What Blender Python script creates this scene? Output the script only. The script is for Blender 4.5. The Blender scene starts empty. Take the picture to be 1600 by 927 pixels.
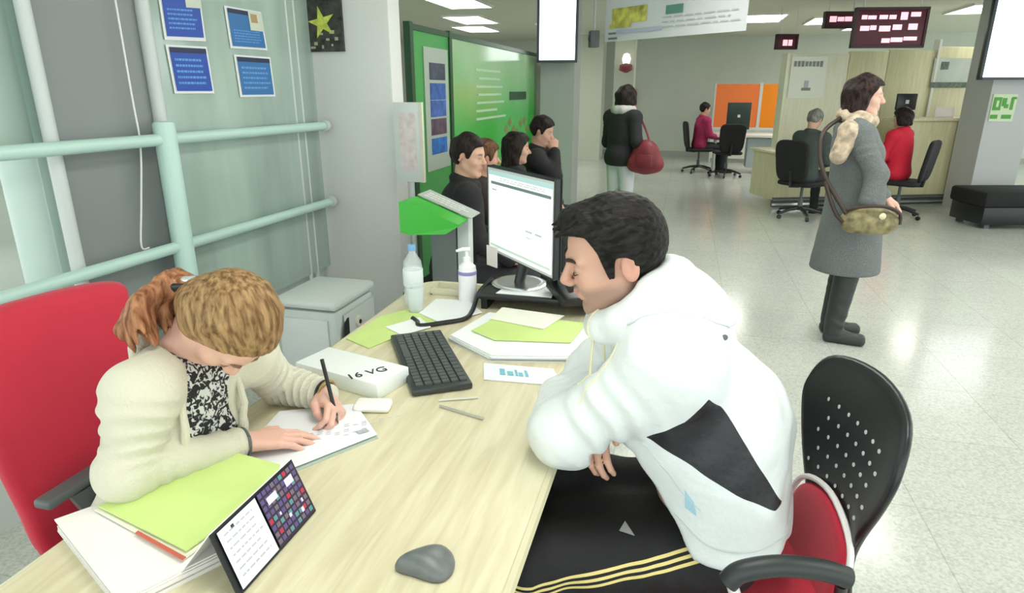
import bpy, bmesh, math, random
import numpy as np
from mathutils import Vector, Matrix
random.seed(7)
C = bpy.context.scene.collection
R = math.radians

# ------------------------------------------------------------ camera, world, exposure
cam_d = bpy.data.cameras.new('camera'); cam = bpy.data.objects.new('camera', cam_d); C.objects.link(cam)
cam.location = (0, 0, 1.57); cam.rotation_euler = (R(90 - 17.8), 0, R(14.6))
cam_d.sensor_width = 36; cam_d.sensor_fit = 'HORIZONTAL'; cam_d.lens = 36 * 1006 / 1600; cam_d.clip_start = .02
bpy.context.scene.camera = cam
wd = bpy.data.worlds.new('daylight'); bpy.context.scene.world = wd; wd.use_nodes = True
bg = wd.node_tree.nodes['Background']; bg.inputs[0].default_value = (.93, 1.0, .98, 1); bg.inputs[1].default_value = 1.9
vs = bpy.context.scene.view_settings
vs.view_transform = 'Standard'; vs.look = 'None'; vs.gamma = 1; vs.use_curve_mapping = False; vs.exposure = 0.36
LAMP = 8.0          # strength of every ceiling luminaire

# ------------------------------------------------------------ materials
MATS = {}
def mat(name, col, rough=.6, metal=0, emit=None, es=1, alpha=1, trans=0, noise=0, nscale=20, bump=0, bscale=60, spec=.5, stretch=None, sheen=0):
    if name in MATS: return MATS[name]
    m = bpy.data.materials.new(name); m.use_nodes = True; nt = m.node_tree; b = nt.nodes['Principled BSDF']
    b.inputs['Base Color'].default_value = (*col, 1); b.inputs['Roughness'].default_value = rough
    b.inputs['Metallic'].default_value = metal; b.inputs['Alpha'].default_value = alpha
    b.inputs['Transmission Weight'].default_value = trans; b.inputs['Specular IOR Level'].default_value = spec
    if sheen: b.inputs['Sheen Weight'].default_value = sheen
    if emit: b.inputs['Emission Color'].default_value = (*emit, 1); b.inputs['Emission Strength'].default_value = es
    if noise or bump:
        tc = nt.nodes.new('ShaderNodeTexCoord'); mp = nt.nodes.new('ShaderNodeMapping')
        nt.links.new(tc.outputs['Object'], mp.inputs[0])
        if stretch: mp.inputs['Scale'].default_value = stretch
    if noise:
        n = nt.nodes.new('ShaderNodeTexNoise'); n.inputs['Scale'].default_value = nscale; n.inputs['Detail'].default_value = 6
        nt.links.new(mp.outputs[0], n.inputs['Vector'])
        r = nt.nodes.new('ShaderNodeValToRGB'); nt.links.new(n.outputs['Fac'], r.inputs[0])
        r.color_ramp.elements[0].position = .3; r.color_ramp.elements[1].position = .7
        r.color_ramp.elements[0].color = (*[max(0, c * (1 - noise)) for c in col], 1)
        r.color_ramp.elements[1].color = (*[min(1, c * (1 + noise)) for c in col], 1)
        nt.links.new(r.outputs[0], b.inputs['Base Color'])
    if bump:
        n = nt.nodes.new('ShaderNodeTexNoise'); n.inputs['Scale'].default_value = bscale; n.inputs['Detail'].default_value = 4
        nt.links.new(mp.outputs[0], n.inputs['Vector'])
        bp = nt.nodes.new('ShaderNodeBump'); bp.inputs['Strength'].default_value = bump; bp.inputs['Distance'].default_value = .01
        nt.links.new(n.outputs['Fac'], bp.inputs['Height']); nt.links.new(bp.outputs[0], b.inputs['Normal'])
    MATS[name] = m; return m

def ramp_attr_mat(name, stops, rough=.6, bump=0, bscale=50, scale=1.0):
    """colour bands read from the point attribute 's' (metres), stops = [(s, colour)]"""
    m = bpy.data.materials.new(name); m.use_nodes = True; nt = m.node_tree; b = nt.nodes['Principled BSDF']
    b.inputs['Roughness'].default_value = rough
    a = nt.nodes.new('ShaderNodeAttribute'); a.attribute_name = 's'
    mm = nt.nodes.new('ShaderNodeMath'); mm.operation = 'MULTIPLY_ADD'; mm.inputs[1].default_value = scale; mm.inputs[2].default_value = .5
    nt.links.new(a.outputs['Fac'], mm.inputs[0])
    r = nt.nodes.new('ShaderNodeValToRGB'); r.color_ramp.interpolation = 'CONSTANT'; nt.links.new(mm.outputs[0], r.inputs[0])
    els = r.color_ramp.elements
    while len(els) < len(stops): els.new(.5)
    for e, (s, c) in zip(els, stops): e.position = min(1, max(0, s * scale + .5)); e.color = (*c, 1)
    nt.links.new(r.outputs[0], b.inputs['Base Color'])
    if bump:
        tc = nt.nodes.new('ShaderNodeTexCoord')
        n = nt.nodes.new('ShaderNodeTexNoise'); n.inputs['Scale'].default_value = bscale; n.inputs['Detail'].default_value = 4
        nt.links.new(tc.outputs['Object'], n.inputs['Vector'])
        bp = nt.nodes.new('ShaderNodeBump'); bp.inputs['Strength'].default_value = bump; bp.inputs['Distance'].default_value = .01
        nt.links.new(n.outputs['Fac'], bp.inputs['Height']); nt.links.new(bp.outputs[0], b.inputs['Normal'])
    MATS[name] = m; return m

def skin_mat():
    m = bpy.data.materials.new('skin'); m.use_nodes = True; nt = m.node_tree; b = nt.nodes['Principled BSDF']
    a = nt.nodes.new('ShaderNodeAttribute'); a.attribute_name = 'tone'
    nt.links.new(a.outputs['Color'], b.inputs['Base Color']); b.inputs['Roughness'].default_value = .5
    b.inputs['Subsurface Weight'].default_value = .12; b.inputs['Subsurface Radius'].default_value = (.02, .008, .004)
    b.inputs['Subsurface Scale'].default_value = .3
    return m

def hair_mat(name, c1, c2, stretch=(60, 8, 60), frame=None):
    m = bpy.data.materials.new(name); m.use_nodes = True; nt = m.node_tree; b = nt.nodes['Principled BSDF']
    b.inputs['Roughness'].default_value = .5; b.inputs['Specular IOR Level'].default_value = .12
    tc = nt.nodes.new('ShaderNodeTexCoord'); mp = nt.nodes.new('ShaderNodeMapping'); mp.inputs['Scale'].default_value = stretch
    n = nt.nodes.new('ShaderNodeTexNoise'); n.inputs['Scale'].default_value = 1.6; n.inputs['Detail'].default_value = 5
    n.inputs['Distortion'].default_value = .25
    r = nt.nodes.new('ShaderNodeValToRGB'); r.color_ramp.elements[0].position = .35; r.color_ramp.elements[1].position = .65
    r.color_ramp.elements[0].color = (*c1, 1); r.color_ramp.elements[1].color = (*c2, 1)
    bp = nt.nodes.new('ShaderNodeBump'); bp.inputs['Strength'].default_value = .45; bp.inputs['Distance'].default_value = .01
    m0 = nt.nodes.new('ShaderNodeMapping')
    if frame is not None: m0.inputs['Rotation'].default_value = Matrix([list(map(float, q)) for q in frame.R.T]).to_euler()
    nt.links.new(tc.outputs['Object'], m0.inputs[0]); nt.links.new(m0.outputs[0], mp.inputs[0]); nt.links.new(mp.outputs[0], n.inputs['Vector']); nt.links.new(n.outputs['Fac'], r.inputs[0])
    nt.links.new(r.outputs[0], b.inputs['Base Color']); nt.links.new(n.outputs['Fac'], bp.inputs['Height']); nt.links.new(bp.outputs[0], b.inputs['Normal'])
    return m

def terrazzo():
    m = bpy.data.materials.new('polished terrazzo'); m.use_nodes = True; nt = m.node_tree; b = nt.nodes['Principled BSDF']
    tc = nt.nodes.new('ShaderNodeTexCoord')
    n = nt.nodes.new('ShaderNodeTexNoise'); n.inputs['Scale'].default_value = 90; n.inputs['Detail'].default_value = 3
    n2 = nt.nodes.new('ShaderNodeTexNoise'); n2.inputs['Scale'].default_value = 3; n2.inputs['Detail'].default_value = 4
    r = nt.nodes.new('ShaderNodeValToRGB'); r.color_ramp.elements[0].position = .3; r.color_ramp.elements[1].position = .62
    r.color_ramp.elements[0].color = (.47, .485, .455, 1); r.color_ramp.elements[1].color = (.64, .66, .61, 1)
    r2 = nt.nodes.new('ShaderNodeValToRGB'); r2.color_ramp.elements[0].color = (.88, .88, .88, 1); r2.color_ramp.elements[1].color = (1, 1, 1, 1)
    br = nt.nodes.new('ShaderNodeTexBrick'); br.offset = 0; br.inputs['Scale'].default_value = 1
    br.inputs['Brick Width'].default_value = .6; br.inputs['Row Height'].default_value = .6; br.inputs['Mortar Size'].default_value = .003
    br.inputs['Color1'].default_value = (1, 1, 1, 1); br.inputs['Color2'].default_value = (.96, .96, .96, 1); br.inputs['Mortar'].default_value = (.78, .78, .76, 1)
    mx = nt.nodes.new('ShaderNodeMixRGB'); mx.blend_type = 'MULTIPLY'; mx.inputs[0].default_value = 1
    mx2 = nt.nodes.new('ShaderNodeMixRGB'); mx2.blend_type = 'MULTIPLY'; mx2.inputs[0].default_value = 1
    for x in (n, n2, br): nt.links.new(tc.outputs['Object'], x.inputs['Vector'])
    nt.links.new(n.outputs['Fac'], r.inputs[0]); nt.links.new(n2.outputs['Fac'], r2.inputs[0])
    nt.links.new(r.outputs[0], mx.inputs[1]); nt.links.new(r2.outputs[0], mx.inputs[2])
    nt.links.new(mx.outputs[0], mx2.inputs[1]); nt.links.new(br.outputs['Color'], mx2.inputs[2])
    nt.links.new(mx2.outputs[0], b.inputs['Base Color']); b.inputs['Roughness'].default_value = .16
    return m

def wood(name, c1, c2, rough=.35, axis='Y', sc=3):
    m = bpy.data.materials.new(name); m.use_nodes = True; nt = m.node_tree; b = nt.nodes['Principled BSDF']
    tc = nt.nodes.new('ShaderNodeTexCoord'); mp = nt.nodes.new('ShaderNodeMapping')
    mp.inputs['Scale'].default_value = {'Y': (14, 1.2, 14), 'X': (1.2, 14, 14), 'Z': (14, 14, 1.2)}[axis]
    n = nt.nodes.new('ShaderNodeTexNoise'); n.inputs['Scale'].default_value = sc; n.inputs['Detail'].default_value = 7; n.inputs['Distortion'].default_value = .5
    r = nt.nodes.new('ShaderNodeValToRGB'); r.color_ramp.elements[0].position = .3; r.color_ramp.elements[1].position = .7
    r.color_ramp.elements[0].color = (*c1, 1); r.color_ramp.elements[1].color = (*c2, 1)
    nt.links.new(tc.outputs['Object'], mp.inputs[0]); nt.links.new(mp.outputs[0], n.inputs['Vector']); nt.links.new(n.outputs['Fac'], r.inputs[0])
    nt.links.new(r.outputs[0], b.inputs['Base Color']); b.inputs['Roughness'].default_value = rough
    MATS[name] = m; return m

WHITE = mat('white paper', (.86, .88, .90), .7)
M_wall = mat('greenish white wall paint', (.53, .58, .51), .8, noise=.03, nscale=2)
M_pillar = mat('off white painted plaster', (.70, .71, .69), .7, bump=.1, bscale=80)
M_ceil = mat('ceiling panels', (.62, .64, .54), .85)
M_teal = mat('pale teal lacquered steel', (.50, .70, .65), .35)
M_grey = mat('light grey lacquered aluminium', (.58, .62, .62), .4)
M_dgrey = mat('dark grey plastic', (.10, .115, .12), .5)
M_black = mat('black plastic', (.012, .013, .015), .35)
M_satin = mat('satin black fabric', (.008, .008, .010), .8)
M_red = mat('crimson wool fabric', (.50, .010, .038), .75, bump=.25, bscale=400, noise=.06, nscale=6, sheen=.2)
M_chrome = mat('brushed chrome', (.75, .76, .78), .25, 1)
M_green = mat('bright green lacquer', (.035, .42, .03), .35)
M_limepaper = mat('lime green card', (.58, .74, .26), .7, noise=.05, nscale=8)
M_ink = mat('dark printed ink', (.03, .035, .05), .7)
M_inkgrey = mat('grey printed ink', (.45, .47, .52), .7)
M_inkblue = mat('pale blue printed ink', (.20, .48, .62), .7)
M_deskwood = wood('pale maple laminate', (.60, .54, .36), (.76, .71, .52), .38)
M_cream = wood('cream beech veneer', (.60, .56, .34), (.70, .67, .44), .45, 'Z', 2)
M_skin = skin_mat()

# ------------------------------------------------------------ object helpers
ORG = {}
def tag(o, label=None, cat=None, group=None, kind=None):
    if label: o['label'] = label
    if cat: o['category'] = cat
    if group: o['group'] = group
    if kind: o['kind'] = kind
    return o
def thing(name, label, cat, loc=(0, 0, 0), group=None, local=False):
    o = bpy.data.objects.new(name, None); C.objects.link(o); o.location = loc; o.empty_display_size = .05
    ORG[o] = Vector((0, 0, 0)) if local else Vector(loc)
    return tag(o, label, cat, group)
def link(name, me, m, parent=None, smooth=False):
    """world-space mesh -> object; the origin goes to the parent's origin, or to the base of a top-level mesh"""
    me.name = name
    n = len(me.vertices); co = np.empty(n * 3); me.vertices.foreach_get('co', co); co = co.reshape(-1, 3)
    if parent is not None: off = ORG[parent]
    else: off = Vector(((co[:, 0].min() + co[:, 0].max()) / 2, (co[:, 1].min() + co[:, 1].max()) / 2, co[:, 2].min()))
    me.vertices.foreach_set('co', (co - np.array(off)).ravel()); me.update()
    o = bpy.data.objects.new(name, me); C.objects.link(o); ORG[o] = Vector(off)
    if parent is not None: o.parent = parent
    else: o.location = off
    if m: me.materials.append(m)
    if smooth:
        me.polygons.foreach_set('use_smooth', [True] * len(me.polygons))
    return o
def fin(bm, name, m, parent=None, smooth=False, auto=False):
    me = bpy.data.meshes.new(name); bmesh.ops.recalc_face_normals(bm, faces=bm.faces); bm.to_mesh(me); bm.free()
    o = link(name, me, m, parent, smooth or auto)
    if auto:
        bmn = bmesh.new(); bmn.from_mesh(me)
        for e in bmn.edges:
            if len(e.link_faces) == 2 and e.calc_face_angle(0) > R(35): e.smooth = False
        bmn.to_mesh(me); bmn.free()
    return o
def rot(rz=0, rx=0, ry=0): return Matrix.Rotation(R(rz), 3, 'Z') @ Matrix.Rotation(R(ry), 3, 'Y') @ Matrix.Rotation(R(rx), 3, 'X')
def add_box(bm, c, s, M=None, bev=0, seg=2):
    """box of size s centred at c, turned by M"""
    M = M or Matrix.Identity(3); c = Vector(c)
    r = bmesh.ops.create_cube(bm, size=1)
    for v in r['verts']: v.co = c + M @ Vector((v.co.x * s[0], v.co.y * s[1], v.co.z * s[2]))
    if bev:
        es = list({e for v in r['verts'] for e in v.link_edges})
        bmesh.ops.bevel(bm, geom=es, offset=bev, segments=seg, affect='EDGES', profile=.5)
def box(name, c, s, m, parent=None, M=None, bev=0, seg=2):
    bm = bmesh.new(); add_box(bm, c, s, M, bev, seg); return fin(bm, name, m, parent, auto=bev > 0)
def bb(name, x0, x1, y0, y1, z0, z1, m, parent=None, bev=0):
    return box(name, ((x0 + x1) / 2, (y0 + y1) / 2, (z0 + z1) / 2), (abs(x1 - x0), abs(y1 - y0), abs(z1 - z0)), m, parent, None, bev)
def add_tube(bm, pts, r, n=12, caps=True):
    pts = [Vector(p) for p in pts]; rs = r if isinstance(r, (list, tuple)) else [r] * len(pts); rings = []
    up = Vector((0, 0, 1))
    d0 = (pts[1] - pts[0]).normalized()
    if abs(d0.z) > .9: up = Vector((1, 0, 0))
    a = d0.cross(up).normalized()
    for i, p in enumerate(pts):
        d = ((pts[min(i + 1, len(pts) - 1)] - pts[max(i - 1, 0)])).normalized()
        a = (a - d * a.dot(d)).normalized(); b = d.cross(a)
        rings.append([bm.verts.new(p + (a * math.cos(2 * math.pi * k / n) + b * math.sin(2 * math.pi * k / n)) * rs[i]) for k in range(n)])
    for i in range(len(rings) - 1):
        for k in range(n): bm.faces.new((rings[i][k], rings[i][(k + 1) % n], rings[i + 1][(k + 1) % n], rings[i + 1][k]))
    if caps: bm.faces.new(rings[0][::-1]); bm.faces.new(rings[-1])
def spline(pts, n=8):
    pts = [Vector(p) for p in pts]; out = []
    P = [pts[0]] + pts + [pts[-1]]
    for i in range(1, len(P) - 2):
        for k in range(n):
            t = k / n
            out.append(.5 * ((2 * P[i]) + (-P[i - 1] + P[i + 1]) * t + (2 * P[i - 1] - 5 * P[i] + 4 * P[i + 1] - P[i + 2]) * t * t + (-P[i - 1] + 3 * P[i] - 3 * P[i + 1] + P[i + 2]) * t ** 3))
    out.append(pts[-1]); return out
def tube(name, pts, r, m, parent=None, n=12, smooth_path=False):
    bm = bmesh.new()
    if smooth_path: pts = spline(pts)
    add_tube(bm, pts, r, n); return fin(bm, name, m, parent, auto=True)
def lathe(name, prof, c, m, parent=None, n=32, M=None):
    bm = bmesh.new(); M = M or Matrix.Identity(3); rings = []
    for (r, z) in prof:
        rings.append([bm.verts.new(Vector(c) + M @ Vector((max(r, 1e-4) * math.cos(2 * math.pi * k / n), max(r, 1e-4) * math.sin(2 * math.pi * k / n), z))) for k in range(n)])
    for i in range(len(rings) - 1):
        for k in range(n): bm.faces.new((rings[i][k], rings[i][(k + 1) % n], rings[i + 1][(k + 1) % n], rings[i + 1][k]))
    bm.faces.new(rings[0]); bm.faces.new(rings[-1])
    return fin(bm, name, m, parent, auto=True)
def add_slab(bm, poly, th):
    """polygon of 3D points given a thickness along its normal"""
    pts = [Vector(p) for p in poly]; nrm = Vector((0, 0, 0))
    for i in range(len(pts)): nrm += (pts[i] - pts[0]).cross(pts[(i + 1) % len(pts)] - pts[0])
    nrm.normalize(); a = [bm.verts.new(p) for p in pts]; b = [bm.verts.new(p + nrm * th) for p in pts]
    bm.faces.new(a); bm.faces.new(b[::-1])
    for i in range(len(a)): j = (i + 1) % len(a); bm.faces.new((a[i], b[i], b[j], a[j]))
def slab(name, poly, th, m, parent=None):
    bm = bmesh.new(); add_slab(bm, poly, th); return fin(bm, name, m, parent)
def quadpt(q, u, v):
    """bilinear point on quad q = (top-left, top-right, bottom-right, bottom-left)"""
    q = [Vector(p) for p in q]
    return (q[0] * (1 - u) + q[1] * u) * (1 - v) + (q[3] * (1 - u) + q[2] * u) * v
def on_quad(name, q, rects, m, parent, lift=.0015):
    """flat printed shapes on a quad: rects = (u0,v0,u1,v1)"""
    bm = bmesh.new(); Q = [Vector(p) for p in q]; nrm = (Q[3] - Q[0]).cross(Q[1] - Q[0]).normalized()
    for (u0, v0, u1, v1) in rects:
        ps = [quadpt(Q, u, v) + nrm * lift for u, v in ((u0, v0), (u1, v0), (u1, v1), (u0, v1))]
        vs_ = [bm.verts.new(p) for p in ps]; vt = [bm.verts.new(p + nrm * .0004) for p in ps]
        bm.faces.new(vs_); bm.faces.new(vt[::-1])
        for i in range(4): j = (i + 1) % 4; bm.faces.new((vs_[i], vt[i], vt[j], vs_[j]))
    return fin(bm, name, m, parent)
def text_rows(rows, u0, u1, v0, v1, seed=1, fill=.55, wmin=.03, wmax=.10):
    rnd = random.Random(seed); out = []
    dv = (v1 - v0) / rows
    for i in range(rows):
        u = u0; end = u1 - rnd.random() * (u1 - u0) * .25
        while u < end:
            w = wmin + rnd.random() * (wmax - wmin)
            out.append((u, v0 + i * dv, min(u + w, end), v0 + i * dv + dv * fill)); u += w + .015
    return out
def words(name, s, size, M4, m, parent, th=.001):
    cu = bpy.data.curves.new(name, 'FONT'); cu.body = s; cu.size = size; cu.extrude = th; cu.align_x = 'CENTER'; cu.align_y = 'CENTER'
    o = bpy.data.objects.new(name, cu); C.objects.link(o)
    me = bpy.data.meshes.new_from_object(o.evaluated_get(bpy.context.evaluated_depsgraph_get()))
    bpy.data.objects.remove(o); me.transform(M4); return link(name, me, m, parent)
def dup(o, parent=None, label=None):
    c = o.copy(); C.objects.link(c); c.parent = parent
    if label: c['label'] = label
    for ch in list(o.children): dup(ch, c)
    return c

# ------------------------------------------------------------ implicit-surface modelling for people, clothes and hair
class Field:
    def __init__(s, lo, hi, h, fine=()):
        s.ax = []
        for i in range(3):
            xs = [lo[i]]
            while xs[-1] < hi[i]:
                st = h
                for (flo, fhi, fh) in fine:
                    if flo[i] - h <= xs[-1] <= fhi[i]: st = min(st, fh)
                xs.append(xs[-1] + st)
            s.ax.append(np.array(xs, dtype=np.float32))
        s.d = np.full([len(a) for a in s.ax], .25, dtype=np.float32)
    def sub(s, lo, hi):
        sl = []
        for i in range(3):
            a = np.searchsorted(s.ax[i], lo[i]); b = np.searchsorted(s.ax[i], hi[i]); sl.append(slice(max(0, a - 1), min(len(s.ax[i]), b + 1)))
        X = s.ax[0][sl[0]][:, None, None]; Y = s.ax[1][sl[1]][None, :, None]; Z = s.ax[2][sl[2]][None, None, :]
        return tuple(sl), X, Y, Z
    def put(s, sl, d, k, op):
        a = s.d[sl]
        if a.size == 0: return
        if op == 'u':
            if k > 0: h = np.clip(.5 + .5 * (a - d) / k, 0, 1); s.d[sl] = a * (1 - h) + d * h - k * h * (1 - h)
            else: s.d[sl] = np.minimum(a, d)
        else:
            d = -d
            if k > 0: h = np.clip(.5 - .5 * (a - d) / k, 0, 1); s.d[sl] = a * (1 - h) + d * h + k * h * (1 - h)
            else: s.d[sl] = np.maximum(a, d)
    def cone(s, a, b, ra, rb, k=.01, op='u', wr=0, wn=6, ph=0):
        a = np.array(a, float); b = np.array(b, float); pad = max(ra, rb) + max(k, .02) * 1.5 + .01
        sl, X, Y, Z = s.sub(np.minimum(a, b) - pad, np.maximum(a, b) + pad)
        if s.d[sl].size == 0: return
        ab = b - a; L2 = float(ab @ ab) + 1e-12
        t = np.clip(((X - a[0]) * ab[0] + (Y - a[1]) * ab[1] + (Z - a[2]) * ab[2]) / L2, 0, 1)
        dist = np.sqrt((X - a[0] - t * ab[0]) ** 2 + (Y - a[1] - t * ab[1]) ** 2 + (Z - a[2] - t * ab[2]) ** 2)
        r = ra + (rb - ra) * t
        if wr:
            L = math.sqrt(L2)
            r = r + wr * np.sin(2 * math.pi * wn * t + ph + 2.2 * np.sin(18 * (X + .7 * Y) + ph) + 1.5 * np.sin(21 * (Z - .5 * X))) * (.55 + .45 * np.sin(9 * (Z + Y) + ph * 2))
        s.put(sl, dist - r, k, op)
    def ell(s, c, r, M=None, k=.01, op='u'):
        c = np.array(c, float); r = np.array(r, float); pad = float(r.max()) + max(k, .02) * 1.5 + .01
        sl, X, Y, Z = s.sub(c - pad, c + pad)
        if s.d[sl].size == 0: return
        x, y, z = X - c[0], Y - c[1], Z - c[2]
        if M is not None:
            M = np.array(M)
            x, y, z = (x * M[0, i] + y * M[1, i] + z * M[2, i] for i in range(3))
        k0 = np.sqrt((x / r[0]) ** 2 + (y / r[1]) ** 2 + (z / r[2]) ** 2); k1 = np.sqrt((x / r[0] ** 2) ** 2 + (y / r[1] ** 2) ** 2 + (z / r[2] ** 2) ** 2) + 1e-6
        s.put(sl, np.where(k0 < 1e-3, -float(r.min()), k0 * (k0 - 1) / k1), k, op)
    def fn(s, f, k=.0, op='s', lo=None, hi=None):
        sl, X, Y, Z = s.sub(lo if lo is not None else [a[0] for a in s.ax], hi if hi is not None else [a[-1] for a in s.ax])
        s.put(sl, f(X, Y, Z) + 0 * X + 0 * Y + 0 * Z, k, op)
    def disp(s, f):
        X = s.ax[0][:, None, None]; Y = s.ax[1][None, :, None]; Z = s.ax[2][None, None, :]
        s.d += f(X, Y, Z).astype(np.float32)
    def mesh(s, name):
        d = s.d; d[0] = d[-1] = .1; d[:, 0] = d[:, -1] = .1; d[:, :, 0] = d[:, :, -1] = .1
        ins = d < 0; nx, ny, nz = d.shape
        c = [ins[i:nx - 1 + i, j:ny - 1 + j, k:nz - 1 + k] for i in (0, 1) for j in (0, 1) for k in (0, 1)]
        cnt = sum(q.astype(np.int8) for q in c); act = (cnt > 0) & (cnt < 8); I, J, K = np.nonzero(act)
        N = len(I); P = np.zeros((N, 3)); W = np.zeros(N); cor = [(i, j, k) for i in (0, 1) for j in (0, 1) for k in (0, 1)]
        def pos(o): return np.stack([s.ax[0][I + o[0]], s.ax[1][J + o[1]], s.ax[2][K + o[2]]], 1)
        for p in range(8):
            for q in range(p + 1, 8):
                if sum(abs(cor[p][i] - cor[q][i]) for i in range(3)) != 1: continue
                a = d[I + cor[p][0], J + cor[p][1], K + cor[p][2]]; b = d[I + cor[q][0], J + cor[q][1], K + cor[q][2]]
                m = (a < 0) != (b < 0); t = np.where(m, a / np.where(m, a - b, 1), 0)
                P += np.where(m[:, None], pos(cor[p]) * (1 - t[:, None]) + pos(cor[q]) * t[:, None], 0); W += m
        P /= W[:, None]
        idx = np.full(act.shape, -1, dtype=np.int64); idx[I, J, K] = np.arange(N); F = []
        for ax in range(3):
            a = ins[1:-1, 1:-1, 1:-1]
            sh = [slice(1, -1)] * 3; sh[ax] = slice(2, None) ; b = ins[tuple(sh)]
            x, y, z = np.nonzero(a != b); inside = a[x, y, z]; x, y, z = x + 1, y + 1, z + 1
            o1, o2 = [(1, 2), (2, 0), (0, 1)][ax]
            e1 = np.zeros(3, int); e1[o1] = 1; e2 = np.zeros(3, int); e2[o2] = 1; g = np.stack([x, y, z], 1)
            def gi(v): return idx[v[:, 0], v[:, 1], v[:, 2]]
            q = np.stack([gi(g - e1 - e2), gi(g - e2), gi(g), gi(g - e1)], 1)
            q[~inside] = q[~inside][:, ::-1]; F.append(q)
        F = np.concatenate(F); F = F[(F >= 0).all(1)]
        me = bpy.data.meshes.new(name); me.vertices.add(N); me.vertices.foreach_set('co', P.ravel())
        me.loops.add(len(F) * 4); me.loops.foreach_set('vertex_index', F.ravel().astype(np.int32))
        me.polygons.add(len(F)); me.polygons.foreach_set('loop_start', np.arange(0, len(F) * 4, 4, dtype=np.int32))
        me.polygons.foreach_set('loop_total', np.full(len(F), 4, dtype=np.int32)); me.update(calc_edges=True); me.validate()
        return me, P
def attr_s(me, val):
    a = me.attributes.new('s', 'FLOAT', 'POINT'); a.data.foreach_set('value', np.asarray(val, dtype=np.float32))
def attr_tone(me, col):
    a = me.color_attributes.new('tone', 'FLOAT_COLOR', 'POINT'); n = len(col)
    a.data.foreach_set('color', np.concatenate([col, np.ones((n, 1))], 1).astype(np.float32).ravel())

from mathutils.bvhtree import BVHTree
def surf(o):
    me = o.data; off = ORG[o] if o in ORG else Vector((0, 0, 0)); return BVHTree.FromPolygons([v.co + off for v in me.vertices], [p.vertices for p in me.polygons])
def snap(bvh, pts, lift=.002, nrm=False):
    out = []
    for p in pts:
        q, n, i, d = bvh.find_nearest(Vector(p)); out.append(q + n * lift if (Vector(p) - q).dot(n) > -1 else q)
    return out
class Frame:
    """R columns = right, forward, up"""
    def __init__(s, o, fwd, up=(0, 0, 1), roll=0, sc=1):
        f = np.array(fwd, float); f /= np.linalg.norm(f); u = np.array(up, float); r = np.cross(f, u); r /= np.linalg.norm(r); u = np.cross(r, f)
        if roll: c, q = math.cos(R(roll)), math.sin(R(roll)); r, u = r * c - u * q, u * c + r * q
        s.o = np.array(o, float); s.R = np.stack([r, f, u], 1); s.sc = sc
    def p(s, v): return s.o + s.R @ (np.array(v, float) * s.sc)
    def loc(s, P): return ((P - s.o) @ s.R) / s.sc
    def locg(s, X, Y, Z):
        x, y, z = X - s.o[0], Y - s.o[1], Z - s.o[2]
        return tuple((x * s.R[0, i] + y * s.R[1, i] + z * s.R[2, i]) / s.sc for i in range(3))
def head_frame(o, yaw, pitch, roll=0, sc=1):
    """yaw: world heading of the face in degrees; pitch down positive"""
    f = (math.cos(R(yaw)) * math.cos(R(pitch)), math.sin(R(yaw)) * math.cos(R(pitch)), -math.sin(R(pitch)))
    return Frame(o, f, roll=roll, sc=sc)
def head(F, H, detail=True):
    c = lambda a, b, ra, rb, k=.012, op='u': F.cone(H.p(a), H.p(b), ra * H.sc, rb * H.sc, k, op)
    e = lambda a, r, k=.015, op='u': F.ell(H.p(a), np.array(r) * H.sc, H.R, k, op)
    e((0, -.012, .028), (.077, .098, .092)); e((0, .022, -.035), (.062, .066, .083), .02)
    for s in (-1, 1):
        c((s * .050, -.005, -.055), (s * .020, .055, -.098), .022, .020, .02)
        e((s * .040, .052, -.026), (.024, .026, .022), .02)
    c((-.008, .066, -.103), (.008, .066, -.103), .020, .020, .012)
    if not detail:
        c((0, .084, .01), (0, .108, -.028), .009, .013, .01)
        for s in (-1, 1): e((s * .078, -.008, -.006), (.010, .019, .031), .005)
        return
    for s in (-1, 1):
        c((s * .010, .083, .021), (s * .044, .066, .022), .011, .011, .012)
        e((s * .032, .092, .001), (.019, .016, .013), .012, 's')
        e((s * .031, .071, .000), (.016, .0145, .0125), .004)
        e((s * .079, -.027, -.004), (.007, .019, .032), .006); e((s * .088, -.022, .000), (.007, .012, .021), .003, 's'); e((s * .080, -.020, -.002), (.004, .006, .012), .003)
        e((s * .011, .098, -.032), (.009, .011, .008), .006)
    c((0, .084, .016), (0, .108, -.026), .007, .0115, .009)
    c((-.018, .083, -.058), (.018, .083, -.058), .0065, .0065, .006); c((0, .089, -.057), (0, .089, -.057), .008, .008, .006)
    c((-.015, .080, -.070), (.015, .080, -.070), .0075, .0075, .006); c((0, .084, -.070), (0, .084, -.070), .0085, .0085, .006)
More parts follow.
